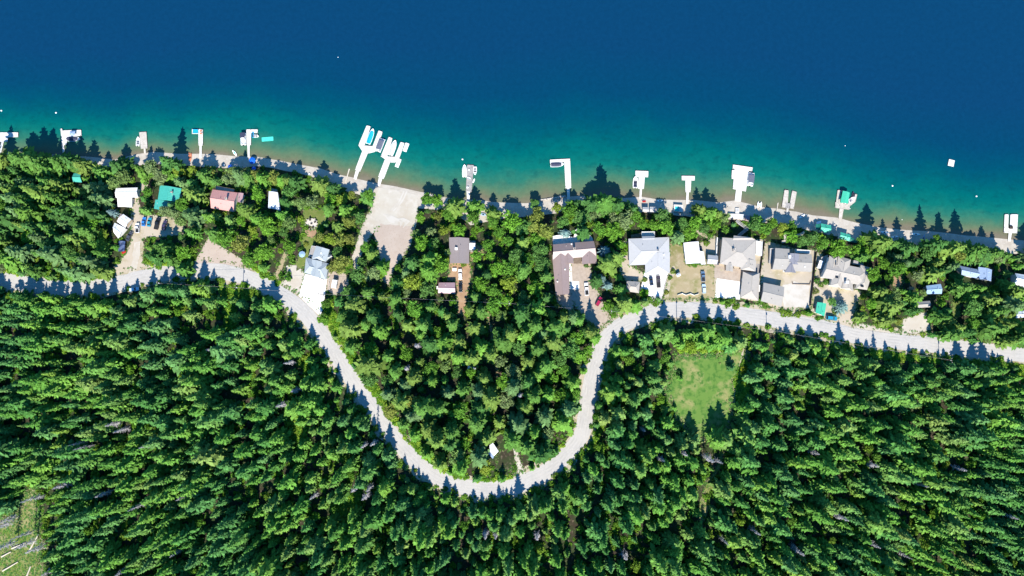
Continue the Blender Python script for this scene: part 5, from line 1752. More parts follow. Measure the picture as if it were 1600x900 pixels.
# ------------------------------------------------------------------ power poles and lines
POLES = [(245, 442, 'utility pole at the road edge across from the parking lot'), (367, 449, 'utility pole at the road edge below the bare dirt pull-out'), (497, 459, 'utility pole on the stone yard right of the white driveway'), (795, 474, 'utility pole in the trees right of the dirt footpath'), (955, 486, 'utility pole beside the courtyard mouth and road'),
         (1065, 498, 'utility pole at the road below the dry lawn'), (1210, 517, 'utility pole at the road below the grey garage'), (1488, 563, 'utility pole at the lower road edge on the far right')]
tops = []
for a, b, lab in POLES:
    x, y, z = G(a, b, 9.5)
    r = empty('utility_pole', lab, 'utility pole', (x, y, z), group='utility poles along the road')
    MB().tube((0, 0, -.5), (0, 0, 9.6), .16, .11, 8).build('pole', M['bark'], r, world=False)
    MB().box((0, 0, 9.1), (.14, 2.2, .14)).build('crossarm', M['wood'], r, world=False)
    for sy in (-1, 0, 1):
        MB().tube((0, sy * .95, 9.17), (0, sy * .95, 9.45), .07).build('insulator', M['gel'], r, world=False)
    MB().tube((.3, 0, 7.6), (.3, 0, 8.5), .24, n=10).build('transformer', M['palecover'], r, world=False)
    tops.append((x, y, z + 9.45))
for i in range(len(tops) - 1):
    p, q = tops[i], tops[i + 1]
    mid = [(p[k] + q[k]) / 2 for k in range(3)]
    b = MB()
    n = 16
    pts = []
    for k in range(n + 1):
        t = k / n
        pts.append([(p[j] + (q[j] - p[j]) * t) - mid[j] for j in range(3)])
        pts[-1][2] -= 1.4 * 4 * t * (1 - t)
    for u, v in zip(pts[:-1], pts[1:]):
        b.tube(u, v, .035, n=4)
    o = b.build('power_line', M['dock_grey'])
    o.location = mid
    tag(o, 'grey overhead wire, span %s along the road' % ['by the parking lot pole', 'above the left road curve', 'across the central treetops', 'past the brown house courtyard', 'beside the dry lawn road', 'beside the mid-grey garage road', 'above the right-hand road'][i], 'power line', 'overhead wires between the utility poles')
#PART4

# ------------------------------------------------------------------ tree prototypes
def quads_mesh(name, Q, mats, idx=None):
    """Q: (n,4,3) separate quads"""
    n = len(Q)
    me = bpy.data.meshes.new(name)
    me.vertices.add(n * 4)
    me.vertices.foreach_set('co', Q.reshape(-1).astype(np.float32))
    me.loops.add(n * 4)
    me.loops.foreach_set('vertex_index', np.arange(n * 4, dtype=np.int32))
    me.polygons.add(n)
    me.polygons.foreach_set('loop_start', np.arange(0, n * 4, 4, dtype=np.int32))
    me.polygons.foreach_set('loop_total', np.full(n, 4, dtype=np.int32))
    for m in mats:
        me.materials.append(m)
    me.update(calc_edges=True)
    me.validate()
    return me


def kite(c, d, l, w, nrm):
    """leaf clump: a kite centred at c along d, of length l, width w, facing nrm"""
    d = d / np.linalg.norm(d, axis=1, keepdims=True)
    s = np.cross(d, nrm)
    s /= np.linalg.norm(s, axis=1, keepdims=True) + 1e-9
    l = l[:, None]
    w = w[:, None]
    return np.stack([c - d * l * .5, c + s * w * .5 - d * l * .05, c + d * l * .5, c - s * w * .5 - d * l * .05], 1)


def conifer_quads(seed, levels=24, per=8, H=1.0, R=0.19, droop=.35, base=.1, power=.9, kn=3, kw=1.0, jag=.35, seg_l=.55):
    """a conifer of unit height; R relative to height"""
    g = np.random.default_rng(seed)
    C, D, L, Wd, N = [], [], [], [], []
    lean = g.normal(0, .012, 2)
    side = g.uniform(0, 2 * math.pi)
    for i in range(levels):
        t = (i + g.uniform(-.3, .3)) / levels
        t = min(max(t, 0), .99)
        z = base + (1 - base) * t
        rr = R * ((1 - t) ** power) * (1.0 if t > .12 else .75 + 2 * t)
        n = max(4, int(per * (0.55 + .45 * (1 - t)) + .5))
        off = g.uniform(0, 6.28)
        for k in range(n):
            a = off + 2 * math.pi * k / n + g.normal(0, .18)
            l = rr * g.uniform(1 - jag, 1 + jag * .5) * (1 + .14 * math.cos(a - side) + .22 * math.sin(2 * a + 9 * t + side * 3) * math.sin(11 * t + side)) + .012
            dr = droop * g.uniform(.5, 1.4)
            for j in range(kn):
                s = (j + .55) / kn
                x, y = math.cos(a) * l * s, math.sin(a) * l * s
                C.append((x + lean[0] * z + g.normal(0, .004), y + lean[1] * z + g.normal(0, .004), z - dr * l * s * (1.0 if s < .7 else .9) + g.normal(0, .006)))
                D.append((math.cos(a + g.normal(0, .25)), math.sin(a + g.normal(0, .25)), -dr + g.normal(0, .18)))
                L.append(l * seg_l * g.uniform(.8, 1.25) + .02)
                Wd.append(l * .42 * kw * g.uniform(.7, 1.3) * (1.1 - .45 * s) + .018)
                N.append((g.normal(0, .42) + .62 * math.cos(a), g.normal(0, .42) + .62 * math.sin(a), .85))
    for k in range(4):
        C.append((lean[0], lean[1], .985 + .008 * k))
        a = g.uniform(0, 6.28)
        D.append((math.cos(a) * .3, math.sin(a) * .3, 1))
        L.append(.05)
        Wd.append(.022)
        N.append((math.sin(a), -math.cos(a), .2))
    return kite(np.array(C), np.array(D), np.array(L), np.array(Wd), np.array(N)) * H


def broad_quads(seed, lobes=13, per=95, H=1.0, R=.42, leaf=.062):
    g = np.random.default_rng(seed)
    C, D, L, Wd, N = [], [], [], [], []
    for i in range(lobes):
        a = 2 * math.pi * i / lobes * 2.4 + g.uniform(-.4, .4)
        rad = R * .72 * math.sqrt((i + .3) / lobes) * g.uniform(.6, 1.3)
        zc = .62 + .24 * (1 - (rad / R) ** 2) * g.uniform(.6, 1.2) - .14 * g.random()
        if i == 0:
            zc = .84
        lr = R * g.uniform(.2, .46)
        for k in range(per):
            v = g.normal(0, 1, 3)
            v /= np.linalg.norm(v)
            if v[2] < -.35:
                v[2] *= -1
            rr = lr * g.uniform(.45, 1.2)
            C.append((rad * math.cos(a) + v[0] * rr, rad * math.sin(a) + v[1] * rr, zc + v[2] * rr * .8))
            w = g.normal(0, 1, 3)
            w[2] *= .5
            D.append(w)
            s = leaf * g.uniform(.6, 1.5)
            L.append(s * 1.25)
            Wd.append(s)
            N.append(v + g.normal(0, .5, 3))
    return kite(np.array(C), np.array(D), np.array(L), np.array(Wd), np.array(N)) * H


def bush_quads(seed, per=150, R=.5, leaf=.13):
    g = np.random.default_rng(seed)
    v = g.normal(0, 1, (per, 3))
    v /= np.linalg.norm(v, axis=1, keepdims=True)
    v[:, 2] = np.abs(v[:, 2])
    lump = 1 + .25 * np.sin(3 * np.arctan2(v[:, 1], v[:, 0]) + g.uniform(0, 6)) * g.uniform(.4, 1)
    C = v * (R * lump * g.uniform(.7, 1.05, per))[:, None]
    C[:, 2] = C[:, 2] * .8 + .05
    s = leaf * g.uniform(.6, 1.5, per)
    return kite(C, g.normal(0, 1, (per, 3)), s * 1.2, s, v + g.normal(0, .5, (per, 3)))


def trunk_mb(H, r, limbs, seed, start=.25, reach=.12):
    rr = random.Random(seed)
    b = MB()
    b.tube((0, 0, -.06 * H), (0, 0, H * .55), r, r * .6, 7)
    b.tube((0, 0, H * .55), (0, 0, H * .94), r * .6, r * .15, 6)
    for i in range(limbs):
        z = H * rr.uniform(start, .75)
        a = rr.uniform(0, 6.28)
        b.tube((0, 0, z), (math.cos(a) * reach * H, math.sin(a) * reach * H, z + H * .08), r * .3, r * .08, 4)
    return b


def merged(name, crown, trunk, lm_, tm):
    """crown quads and trunk in one mesh (used only inside the counted-out mass of forest)"""
    tv = np.array(trunk.v, dtype=float)
    cv = crown.reshape(-1, 3)
    nf = len(crown)
    me = bpy.data.meshes.new(name)
    V = np.concatenate([cv, tv])
    F = [tuple(range(i * 4, i * 4 + 4)) for i in range(nf)] + [tuple(j + len(cv) for j in f) for f in trunk.f]
    me.from_pydata(V.tolist(), [], F)
    me.materials.append(lm_)
    me.materials.append(tm)
    me.polygons.foreach_set('material_index', [0] * nf + [1] * len(trunk.f))
    return me


# ------------------------------------------------------------------ where trees stand
def inside(px, py, poly):
    c = False
    j = len(poly) - 1
    for i in range(len(poly)):
        xi, yi = poly[i]
        xj, yj = poly[j]
        if (yi > py) != (yj > py) and px < (xj - xi) * (py - yi) / (yj - yi) + xi:
            c = not c
        j = i
    return c


def pdist(px, py, poly):
    best = 1e9
    n = len(poly)
    for i in range(n):
        ax, ay = poly[i]
        bx, by = poly[(i + 1) % n]
        dx, dy = bx - ax, by - ay
        t = max(0, min(1, ((px - ax) * dx + (py - ay) * dy) / (dx * dx + dy * dy + 1e-9)))
        d = (px - ax - t * dx) ** 2 + (py - ay - t * dy) ** 2
        best = min(best, d)
    return math.sqrt(best)


BB = []
for poly, mg, lit in SHEETS:
    BB.append((poly, mg, lit, min(p[0] for p in poly), max(p[0] for p in poly), min(p[1] for p in poly), max(p[1] for p in poly)))
for poly in BUILT:
    BB.append((poly, 8, True, min(p[0] for p in poly), max(p[0] for p in poly), min(p[1] for p in poly), max(p[1] for p in poly)))


def road_d(px, py):
    return float(np.min(np.hypot(RPX[:, 0] - px, RPX[:, 1] - py)))


def south(px, py):
    """on the hill side of the road"""
    i = int(np.argmin(np.hypot(RPX[:, 0] - px, RPX[:, 1] - py)))
    i = min(max(i, 0), len(RPX) - 2)
    a, b = RPX[i], RPX[i + 1]
    return (b[0] - a[0]) * (py - a[1]) - (b[1] - a[1]) * (px - a[0]) > 0


SHX = np.array([p[0] for p in SHORE], float)
SHY = np.array([p[1] for p in SHORE], float)


GAPS = [((350, 478), (366, 475), (368, 522), (352, 524)), ((444, 645), (474, 640), (480, 700), (462, 722)), ((528, 778), (562, 772), (558, 818), (532, 820)), ((474, 560), (484, 555), (482, 640), (472, 640)), ((440, 545), (452, 540), (458, 560), (446, 566)),
        ((1146, 590), (1164, 560), (1170, 640), (1156, 662)), ((1590, 572), (1622, 575), (1622, 592), (1588, 588)), ((340, 446), (385, 450), (384, 466), (344, 462)), ((505, 480), (517, 475), (540, 530), (530, 535)), ((552, 575), (570, 572), (606, 630), (590, 640)), ((640, 690), (655, 690), (690, 728), (680, 740)), ((205, 655), (225, 650), (228, 672), (208, 676)), ((96, 735), (120, 732), (122, 752), (100, 756))]


def blocked(px, py, extra=0.0):
    if extra >= 0:
        for q in GAPS:
            if inside(px, py, q):
                return True
    if py < np.interp(px, SHX, SHY) + 5:
        return True
    if road_d(px, py) < 15 + extra:
        return True
    for poly, mg, lit, x0, x1, y0, y1 in BB:
        m = mg + extra
        if x0 - m < px < x1 + m and y0 - m < py < y1 + m:
            if inside(px, py, poly) or pdist(px, py, poly) < m:
                return True
    return False


def height_cap(px, py, r, reach=64):
    for t in range(3, reach, 3):
        q = py - t
        if road_d(px, q) < 11:
            al = r.uniform(-14, 1) if px > 190 else 38
            return (t + al) * .3125 * TAN_E
        for poly, mg, lit, x0, x1, y0, y1 in BB:
            if (lit is True or (lit == 'beach' and px > 178)) and x0 < px < x1 and y0 < q < y1 and inside(px, q, poly):
                return (t + r.uniform(0, 13)) * .3125 * TAN_E
    return 99


def over_open(px, py, m):
    if px > 175 and py < np.interp(px, SHX, SHY) + 6 + m * .5:
        return True
    for poly, mg, lit, x0, x1, y0, y1 in BB:
        if lit is True and x0 - m < px < x1 + m and y0 - m < py < y1 + m:
            if inside(px, py, poly) or pdist(px, py, poly) < m * .8:
                return True
    return False


TREES = []       # (px, py, H, R, kind)   base in photograph pixels of the ground
GRID = {}


def near(px, py, d):
    gx_, gy_ = int(px // 24), int(py // 24)
    for i in range(gx_ - 2, gx_ + 3):
        for j in range(gy_ - 2, gy_ + 3):
            for (x, y, rr) in GRID.get((i, j), ()):
                if (x - px) ** 2 + (y - py) ** 2 < (d * .5 + rr * .5) ** 2:
                    return True
    return False


def put(px, py, H, R, kind, sp):
    TREES.append((px, py, H, R, kind))
    GRID.setdefault((int(px // 24), int(py // 24)), []).append((px, py, sp))


rt = random.Random(11)
# conifers known from the shadows they cast on beach and water: (tip px, tip py, base py, radius m)
for tx, ty, by, R in ((52, 208, 256, 4.2), (68, 196, 258, 4.4), (82, 203, 262, 4.0), (112, 212, 262, 3.6), (148, 219, 266, 2.9), (169, 235, 272, 2.4), (197, 224, 264, 3.2), (235, 229, 272, 2.6), (286, 198, 262, 2.7), (270, 246, 276, 2.6),
                      (332, 233, 278, 3.0), (384, 236, 278, 2.7), (397, 247, 280, 2.6), (420, 243, 284, 2.6), (446, 254, 286, 2.4), (458, 250, 286, 2.4), (468, 249, 288, 2.6), (506, 253, 296, 3.0), (525, 268, 300, 2.8),
                      (575, 297, 312, 2.4), (710, 279, 330, 3.2), (743, 291, 328, 2.7), (770, 301, 338, 2.5), (985, 294, 330, 2.6), (937, 258, 326, 4.8), (920, 285, 326, 3.6), (957, 284, 326, 3.8), (898, 295, 322, 2.2),
                      (1088, 293, 332, 2.0), (1102, 292, 336, 3.0), (1114, 302, 338, 2.6), (1176, 321, 348, 2.2), (1355, 318, 384, 3.6), (1379, 343, 386, 2.0), (1401, 337, 390, 2.8), (1438, 321, 388, 3.0), (1467, 331, 392, 3.0), (1490, 327, 396, 3.8), (1533, 352, 398, 3.0), (1548, 362, 402, 2.6), (1515, 360, 400, 3.4), (1597, 350, 404, 4.0), (1615, 346, 404, 4.0)):
    tipx, tipy = ray(tx, ty, 0)
    bx, by_, bz = G(tx, by)
    for _ in range(3):
        px_, py_ = inv(tipx, by_, bz)
        bz = H1(tipx, by_)
    H = max(6, (tipy - by_) * TAN_E - bz)
    put(px_, py_, H, min(R * 1.6, 6.0), 'C', 14)
# conifers whose shadow tips fall on the road: (tip px, tip py, height)
for tx, ty, H in ((17, 430, 15), (47, 434, 16), (85, 437, 15), (118, 438, 14), (150, 437, 14), (163, 437, 14), (180, 433, 15), (215, 434, 12), (242, 418, 13), (259, 424, 9), (274, 413, 13), (288, 413, 14), (302, 415, 13), (324, 408, 14), (334, 424, 9),
                  (414, 431, 15), (429, 433, 14), (466, 494, 12), (488, 506, 10), (497, 545, 11), (530, 569, 11), (552, 606, 10), (566, 617, 12), (574, 628, 11), (593, 662, 11), (609, 662, 14), (616, 690, 10), (647, 723, 11), (662, 742, 9), (698, 743, 10), (709, 753, 9),
                  (742, 760, 11), (754, 765, 10), (766, 764, 11), (783, 764, 11), (812, 753, 13), (834, 747, 12), (846, 746, 12), (858, 749, 11), (875, 728, 12), (880, 724, 11), (960, 513, 11), (975, 509, 12), (1002, 483, 15), (1037, 472, 15), (1066, 484, 12), (1082, 493, 9),
                  (1100, 467, 16), (1125, 485, 14), (1147, 493, 13), (1175, 511, 9), (1188, 506, 11), (1228, 507, 8), (1250, 503, 12), (1261, 502, 12), (1278, 519, 10), (1310, 509, 15), (1340, 531, 11), (1353, 534, 11), (1383, 533, 13), (1420, 540, 11), (1442, 542, 10), (1475, 543, 9), (1494, 530, 14), (1516, 531, 15), (1536, 536, 13), (1553, 556, 11), (1575, 560, 9)):
    x, y, z = G(tx, ty)
    by_ = y - H / TAN_E
    px_, py_ = inv(x, by_, H1(x, by_))
    put(px_, py_, H, H * rt.uniform(.24, .34), 'C', 11)
# shadows into the meadow and onto the courtyard and landing
for tx, ty, H, R in ((1060, 640, 14, 2.6), (1078, 640, 14, 2.6), (1115, 637, 14, 2.6), (1126, 633, 15, 2.5), (1152, 622, 17, 3.0), (1139, 557, 5, 1.5), (1061, 574, 5, 1.3), (1053, 625, 3.5, 1.0), (860, 452, 13, 2.6), (878, 455, 13, 2.4),
                     (892, 440, 17, 2.8), (902, 445, 17, 2.8), (920, 468, 16, 3.0), (926, 486, 13, 2.6), (735, 440, 14, 2.6), (703, 455, 12, 2.4), (693, 460, 8, 2), (931, 403, 12, 2.7), (584, 372, 9, 2.6), (600, 384, 11, 3.0), (640, 392, 12, 3.2), (625, 405, 12, 3), (345, 311, 9, 1.9), (330, 312, 9, 2.0), (366, 318, 9, 2.2), (536, 442, 9, 2.4), (990, 452, 8, 2.6), (278, 300, 8, 2.2), (296, 385, 12, 3.2), (262, 350, 12, 3.2), (275, 353, 12, 3.2)):
    x, y, z = G(tx, ty)
    by_ = y - H / TAN_E
    px_, py_ = inv(x, by_, H1(x, by_))
    put(px_, py_, H, R * (1.75 if py_ > 600 and H > 8 else 1.25), 'C', 13)
# broadleaf crowns that can be told apart: (crown px, crown py, radius px, kind)
for cx, cy, rp, kd in ((577, 305, 9, 'B'), (563, 341, 10, 'B'), (668, 312, 11, 'B'), (682, 313, 10, 'B'), (657, 341, 8, 'B'), (700, 335, 10, 'B'), (712, 325, 10, 'B'), (740, 340, 11, 'B'), (770, 347, 10, 'B'), (800, 346, 15, 'B'), (816, 356, 13, 'B'), (840, 338, 12, 'O'), (835, 318, 8, 'B'), (852, 362, 13, 'O'), (838, 375, 12, 'B'),
                       (890, 328, 12, 'B'), (906, 340, 13, 'B'), (879, 346, 9, 'B'), (870, 324, 8, 'O'), (936, 358, 11, 'B'), (948, 327, 11, 'B'), (962, 322, 12, 'B'), (976, 346, 14, 'P'), (960, 345, 11, 'P'), (990, 336, 11, 'B'), (930, 336, 9, 'P'), (1004, 350, 9, 'B'), (1035, 337, 11, 'B'), (1040, 355, 12, 'B'), (1022, 353, 9, 'B'), (1064, 350, 11, 'B'), (1085, 348, 11, 'B'),
                       (1100, 356, 10, 'B'), (1118, 349, 10, 'B'), (1131, 342, 9, 'P'), (1180, 352, 11, 'B'), (1196, 357, 11, 'B'), (1207, 349, 9, 'B'), (1222, 357, 10, 'O'), (1236, 355, 9, 'B'), (1266, 371, 13, 'B'), (1285, 379, 11, 'B'), (1250, 378, 8, 'B'), (1347, 377, 8, 'B'), (1352, 392, 8, 'B'), (1464, 372, 6, 'B'), (1299, 471, 7, 'B'),
                       (533, 411, 13, 'O'), (520, 417, 9, 'O'), (500, 372, 9, 'O'), (515, 374, 10, 'O'), (530, 376, 10, 'O'), (545, 374, 9, 'O'), (527, 395, 9, 'B'), (572, 388, 9, 'B'), (565, 410, 8, 'B'), (584, 427, 12, 'P'), (660, 380, 12, 'B'), (675, 382, 10, 'B'), (690, 415, 13, 'B'), (700, 395, 6, 'P'), (645, 440, 14, 'O'), (618, 440, 10, 'B'),
                       (745, 400, 9, 'B'), (762, 383, 9, 'B'), (805, 400, 12, 'B'), (775, 420, 12, 'B'), (750, 445, 13, 'B'), (770, 455, 12, 'B'), (890, 545, 15, 'B'), (905, 555, 13, 'B'), (875, 560, 12, 'B'), (900, 530, 12, 'B'), (882, 578, 11, 'B'), (915, 520, 9, 'B'), (950, 478, 9, 'B'), (962, 482, 8, 'B'), (860, 590, 10, 'B'), (1365, 430, 12, 'B'), (1400, 420, 13, 'B'), (1380, 412, 10, 'B'), (1340, 345 + 45, 8, 'B'), (1450, 395, 13, 'B'), (1500, 400, 12, 'O'), (1530, 398, 13, 'P'), (1560, 402, 10, 'P'),
                       (470, 318, 11, 'P'), (488, 315, 10, 'P'), (515, 310, 10, 'B'), (535, 312, 9, 'O'), (548, 305, 8, 'O'), (280, 268, 9, 'O'), (300, 265, 7, 'O'), (325, 268, 8, 'O'), (250, 275, 12, 'P'), (235, 262, 11, 'P'), (195, 278, 12, 'P'), (180, 285, 11, 'P'), (405, 275, 11, 'O'), (430, 278, 10, 'O'), (272, 333, 10, 'P'), (285, 345, 10, 'P'), (258, 330, 9, 'P'), (232, 300, 8, 'B'), (365, 268, 10, 'P'), (380, 270, 9, 'P'), (355, 280, 9, 'P'), (605, 395 - 60 + 480, 1, 'X')):
    if kd == 'X':
        continue
    R = rp * .3125 * 1.08
    H = max(4.5, R * 2.35 * rt.uniform(.9, 1.1))
    x, y, z = G(cx, cy, H * .65)
    px_, py_ = inv(x, y, H1(x, y))
    put(px_, py_, H, R, kd, rp * 1.3)
# blue spruces
for cx, cy, H, R in ((884, 364, 8, 3.3), (945, 391, 8.5, 3.6), (951, 446, 7, 2.9), (938, 436, 7.5, 3.0), (1317, 479, 8, 4.2), (190 - 17, 332, 9, 2.6)):
    x, y, z = G(cx, cy, H * .55)
    px_, py_ = inv(x, y, H1(x, y))
    put(px_, py_, H, R, 'S', 20)
# bare grey dead trees: appearance (base px)
DEAD = [(72, 772), (118, 752), (30, 806), (22, 815), (55, 828), (60, 842), (28, 845), (72, 850), (88, 888), (150, 694), (142, 688), (206, 669), (190, 660), (178, 766), (232, 784), (285, 858), (300, 770), (205, 885), (245, 692),
        (590, 688), (575, 692), (560, 758), (578, 768), (583, 757), (497, 770), (470, 608), (450, 630), (462, 566), (340, 546), (1000, 668), (1028, 713), (1062, 704), (1100, 712), (1115, 716), (973, 862), (838, 832), (1170, 822), (1122, 836), (1262, 703), (1352, 722), (1425, 752), (1485, 728), (1350, 842), (1300, 800), (1232, 850), (1560, 800), (1400, 860), (760, 828), (775, 830), (655, 540), (640, 575), (812, 615)]
for a, b in DEAD:
    put(a, b, rt.uniform(12, 18), rt.uniform(1.2, 2.1), 'D', 13)

# the rest, spread as densely as each stand is
LAKESIDE_MIX = [((560, 300), (1345, 385), .8), ((-60, 230), (200, 450), .1), ((200, 240), (560, 450), .4), ((640, 350), (880, 500), .45), ((540, 440), (940, 760), .22), ((1320, 340), (1660, 560), .2)]


def mix(px, py):
    for (x0, y0), (x1, y1), p in LAKESIDE_MIX:
        if x0 <= px <= x1 and y0 <= py <= y1:
            return p
    return .3


for _ in range(60000):
    px, py = rt.uniform(-70, 1670), rt.uniform(232, 990)
    so = south(px, py)
    sp = rt.uniform(11, 21) if so else rt.uniform(13, 19.5) if px > 1330 or px < 170 else rt.uniform(16.5, 24)
    if near(px, py, sp) or blocked(px, py):
        continue
    if so:
        if rt.random() < .08:
            kd, H = 'B', rt.uniform(5, 9)
            R = H * rt.uniform(.28, .36)
        else:
            kd, H = 'C', min(25, max(6, rt.gauss(16.5, 4.2)))
            R = H * rt.uniform(.145, .235)
    else:
        if rt.random() < mix(px, py):
            kd, H = rt.choice('BBBOP'), rt.uniform(6, 11)
            R = H * rt.uniform(.38, .5)
        else:
            kd, H = 'C', min(23, max(8, rt.gauss(17, 3.6)))
            R = H * rt.uniform(.21, .28)
    cap = height_cap(px, py, rt)
    if H > cap:
        if cap < 3:
            continue
        H, R = cap, min(R, max(1.2, cap * .26))
    # the crown itself must not hang over the road, the lots or the roofs
    ok = False
    x, y, z = G(px, py)
    while H > 3.5:
        bad = False
        for f in (.45, .8):
            ax, ay = inv(x, y, z + f * H)
            rr_ = R / .3125 * (.75 if f < .5 else .35)
            if road_d(ax, ay) < 11 + rr_ or over_open(ax, ay, rr_):
                bad = True
                break
        if not bad:
            ok = True
            break
        H *= .82
        R *= .86
    if not ok:
        continue
    put(px, py, H, R, kd, sp)

# ------------------------------------------------------------------ single trees: conifers, broadleaves, spruces, dead trees
NV = 8
crownC = [quads_mesh('conifer_crown', conifer_quads(100 + i, levels=17, per=8, R=.18, droop=.3 + .05 * i, power=.7 + .06 * (i % 4), kn=4, kw=1.15, jag=.5), [M['leaf']]) for i in range(NV)]
trunkC = [trunk_mb(1, .014, 5, i, .2, .08).mesh('conifer_trunk', M['bark'], False) for i in range(3)]
crownB = [quads_mesh('broadleaf_crown', broad_quads(200 + i, lobes=12 + i % 4, per=105), [M['leaf']]) for i in range(6)]
trunkB = [trunk_mb(1, .026, 9, 50 + i, .3, .22).mesh('broadleaf_trunk', M['bark'], False) for i in range(3)]
crownS = [quads_mesh('spruce_crown', conifer_quads(300 + i, levels=13, per=12, R=.44, droop=.25, power=.8, kn=5, kw=.42, jag=.3, seg_l=.34), [M['leaf']]) for i in range(3)]
# dead tree: thin bare branches
deadM = []
for i in range(4):
    rr = random.Random(70 + i)
    b = MB()
    b.tube((0, 0, .1), (0, 0, .99), .008, .002, 5)
    for k in range(90):
        z = rr.uniform(.2, .97)
        a = rr.uniform(0, 6.28)
        l = .12 * (1.08 - z) * rr.uniform(.5, 1.3) + .01
        b.tube((0, 0, z), (math.cos(a) * l, math.sin(a) * l, z - .25 * l + rr.uniform(-.01, .02)), .007, .0025, 3)
        for q in range(3):
            s_ = rr.uniform(.4, .9)
            a2 = a + rr.choice((-.8, .8))
            b.tube((math.cos(a) * l * s_, math.sin(a) * l * s_, z - .25 * l * s_), (math.cos(a) * l * s_ + math.cos(a2) * l * .35, math.sin(a) * l * s_ + math.sin(a2) * l * .35, z - .3 * l), .005, .002, 3)
    deadM.append(b.mesh('bare_branches', M['deadwood'], False))
deadT = MB().tube((0, 0, -.05), (0, 0, 1), .013, .003, 6).mesh('dead_trunk', M['deadwood'], False)

for a, b, ph in ((737, 576, 'pale caravan hidden in the trees'), (615, 395, 'pinkish dirt lot'), (620, 320, 'sandy boat landing'), (245, 360, 'dirt parking lot'), (345, 402, 'bare dirt pull-out'), (887, 280, 'tall white L-shaped dock'),
                 (1075, 295, 'slim T-shaped dock'), (1005, 285, 'T-shaped dock with a boat'), (1235, 315, 'two-finger dock'), (1318, 315, 'green-canopied dock'), (1578, 352, 'white U-shaped dock'), (735, 280, 'long grey plank dock'), (313, 225, 'L-shaped dock with the raft'), (105, 215, 'shaded strip dock'),
                 (12, 212, 'dock at the left edge'), (225, 220, 'grey dock float'), (484, 348, 'fire pit patio'), (936, 471, 'dark red car'), (795, 474, 'treetop utility pole'), (560, 605, 'left arm of the road loop'), (925, 595, 'right arm of the road loop'), (390, 225, 'two-slip dock'), (1155, 280, 'broad white dock'), (522, 443, 'white caravan'), (1430, 508, 'roadside pull-out'), (60, 447, 'shaded left stretch of road'), (715, 757, 'bottom of the road loop'), (1545, 548, 'right end of the road'), (760, 500, 'dirt footpath in the trees')):
    lm(a, b, ph)
ORD = ['nearest', 'second nearest', 'third nearest', 'fourth nearest', 'fifth nearest', 'sixth nearest', 'seventh nearest', 'eighth nearest', 'ninth nearest', 'tenth nearest', 'eleventh nearest', 'twelfth nearest', 'thirteenth nearest', 'fourteenth nearest', 'fifteenth nearest', 'sixteenth nearest', 'seventeenth nearest', 'eighteenth nearest', 'nineteenth nearest', 'twentieth nearest'] + ['%dth nearest' % i for i in range(21, 60)]
DIRS = ['right of', 'above right of', 'above', 'above left of', 'left of', 'below left of', 'below', 'below right of']
TONE = {'C': [('deep green', (.06, .15, .038)), ('mid green', (.09, .2, .04)), ('mid green', (.09, .2, .04)), ('fresh green', (.115, .245, .04)), ('olive green', (.145, .23, .048)), ('olive green', (.135, .22, .046)), ('grey-green', (.11, .2, .072))],
        'B': [('leafy green', (0.091, 0.213, 0.030)), ('bright green', (0.114, 0.258, 0.030)), ('mid green', (0.087, 0.194, 0.046))],
        'O': [('yellow-green', (0.182, 0.258, 0.034)), ('yellow-olive', (0.175, 0.213, 0.046))],
        'P': [('dusty pale green', (0.160, 0.228, 0.087)), ('pale green', (0.144, 0.236, 0.065))],
        'S': [('pale blue-green', (0.182, 0.289, 0.274))], 'D': [('bare grey', (.3, .3, .3))]}
KIND = {'C': ('conifer_tree', 'conifer'), 'B': ('broadleaf_tree', 'broadleaf'), 'O': ('broadleaf_tree', 'broadleaf'), 'P': ('broadleaf_tree', 'broadleaf'), 'S': ('blue_spruce_tree', 'spruce')}
GROUP = {'conifer': 'conifers between the road and the lake', 'broadleaf': 'broadleaf trees between the road and the lake', 'spruce': 'blue spruces in the gardens'}


def make_tree(i, t, label, group, name):
    px, py, H, R, kd = t
    x, y, z = G(px, py)
    r = empty(name, label, 'tree', (x, y, z - .05), 0, group)
    rr = random.Random(i)
    rz = rr.uniform(0, 6.28)
    tone, c = t_tone[i]
    j = rr.uniform(.88, 1.14)
    if kd == 'C':
        cm, tm, base = crownC[i % NV], trunkC[i % 3], .18
    elif kd == 'S':
        cm, tm, base = crownS[i % 3], trunkC[i % 3], .44
    elif kd == 'D':
        cm, tm, base = deadM[i % 4], deadT, .12
    else:
        cm, tm, base = crownB[i % 6], trunkB[i % 3], .42
    for nm, me in (('trunk', tm), ('branches' if kd == 'D' else 'crown', cm)):
        o = bpy.data.objects.new(nm, me)
        COL.objects.link(o)
        o.parent = r
        s_ = R / base
        o.scale = (s_, s_, H) if nm != 'trunk' else (H, H, H)
        o.rotation_euler = (0, 0, rz)
        o.color = (c[0] * j, c[1] * j * rr.uniform(.95, 1.05), c[2] * j, 1)


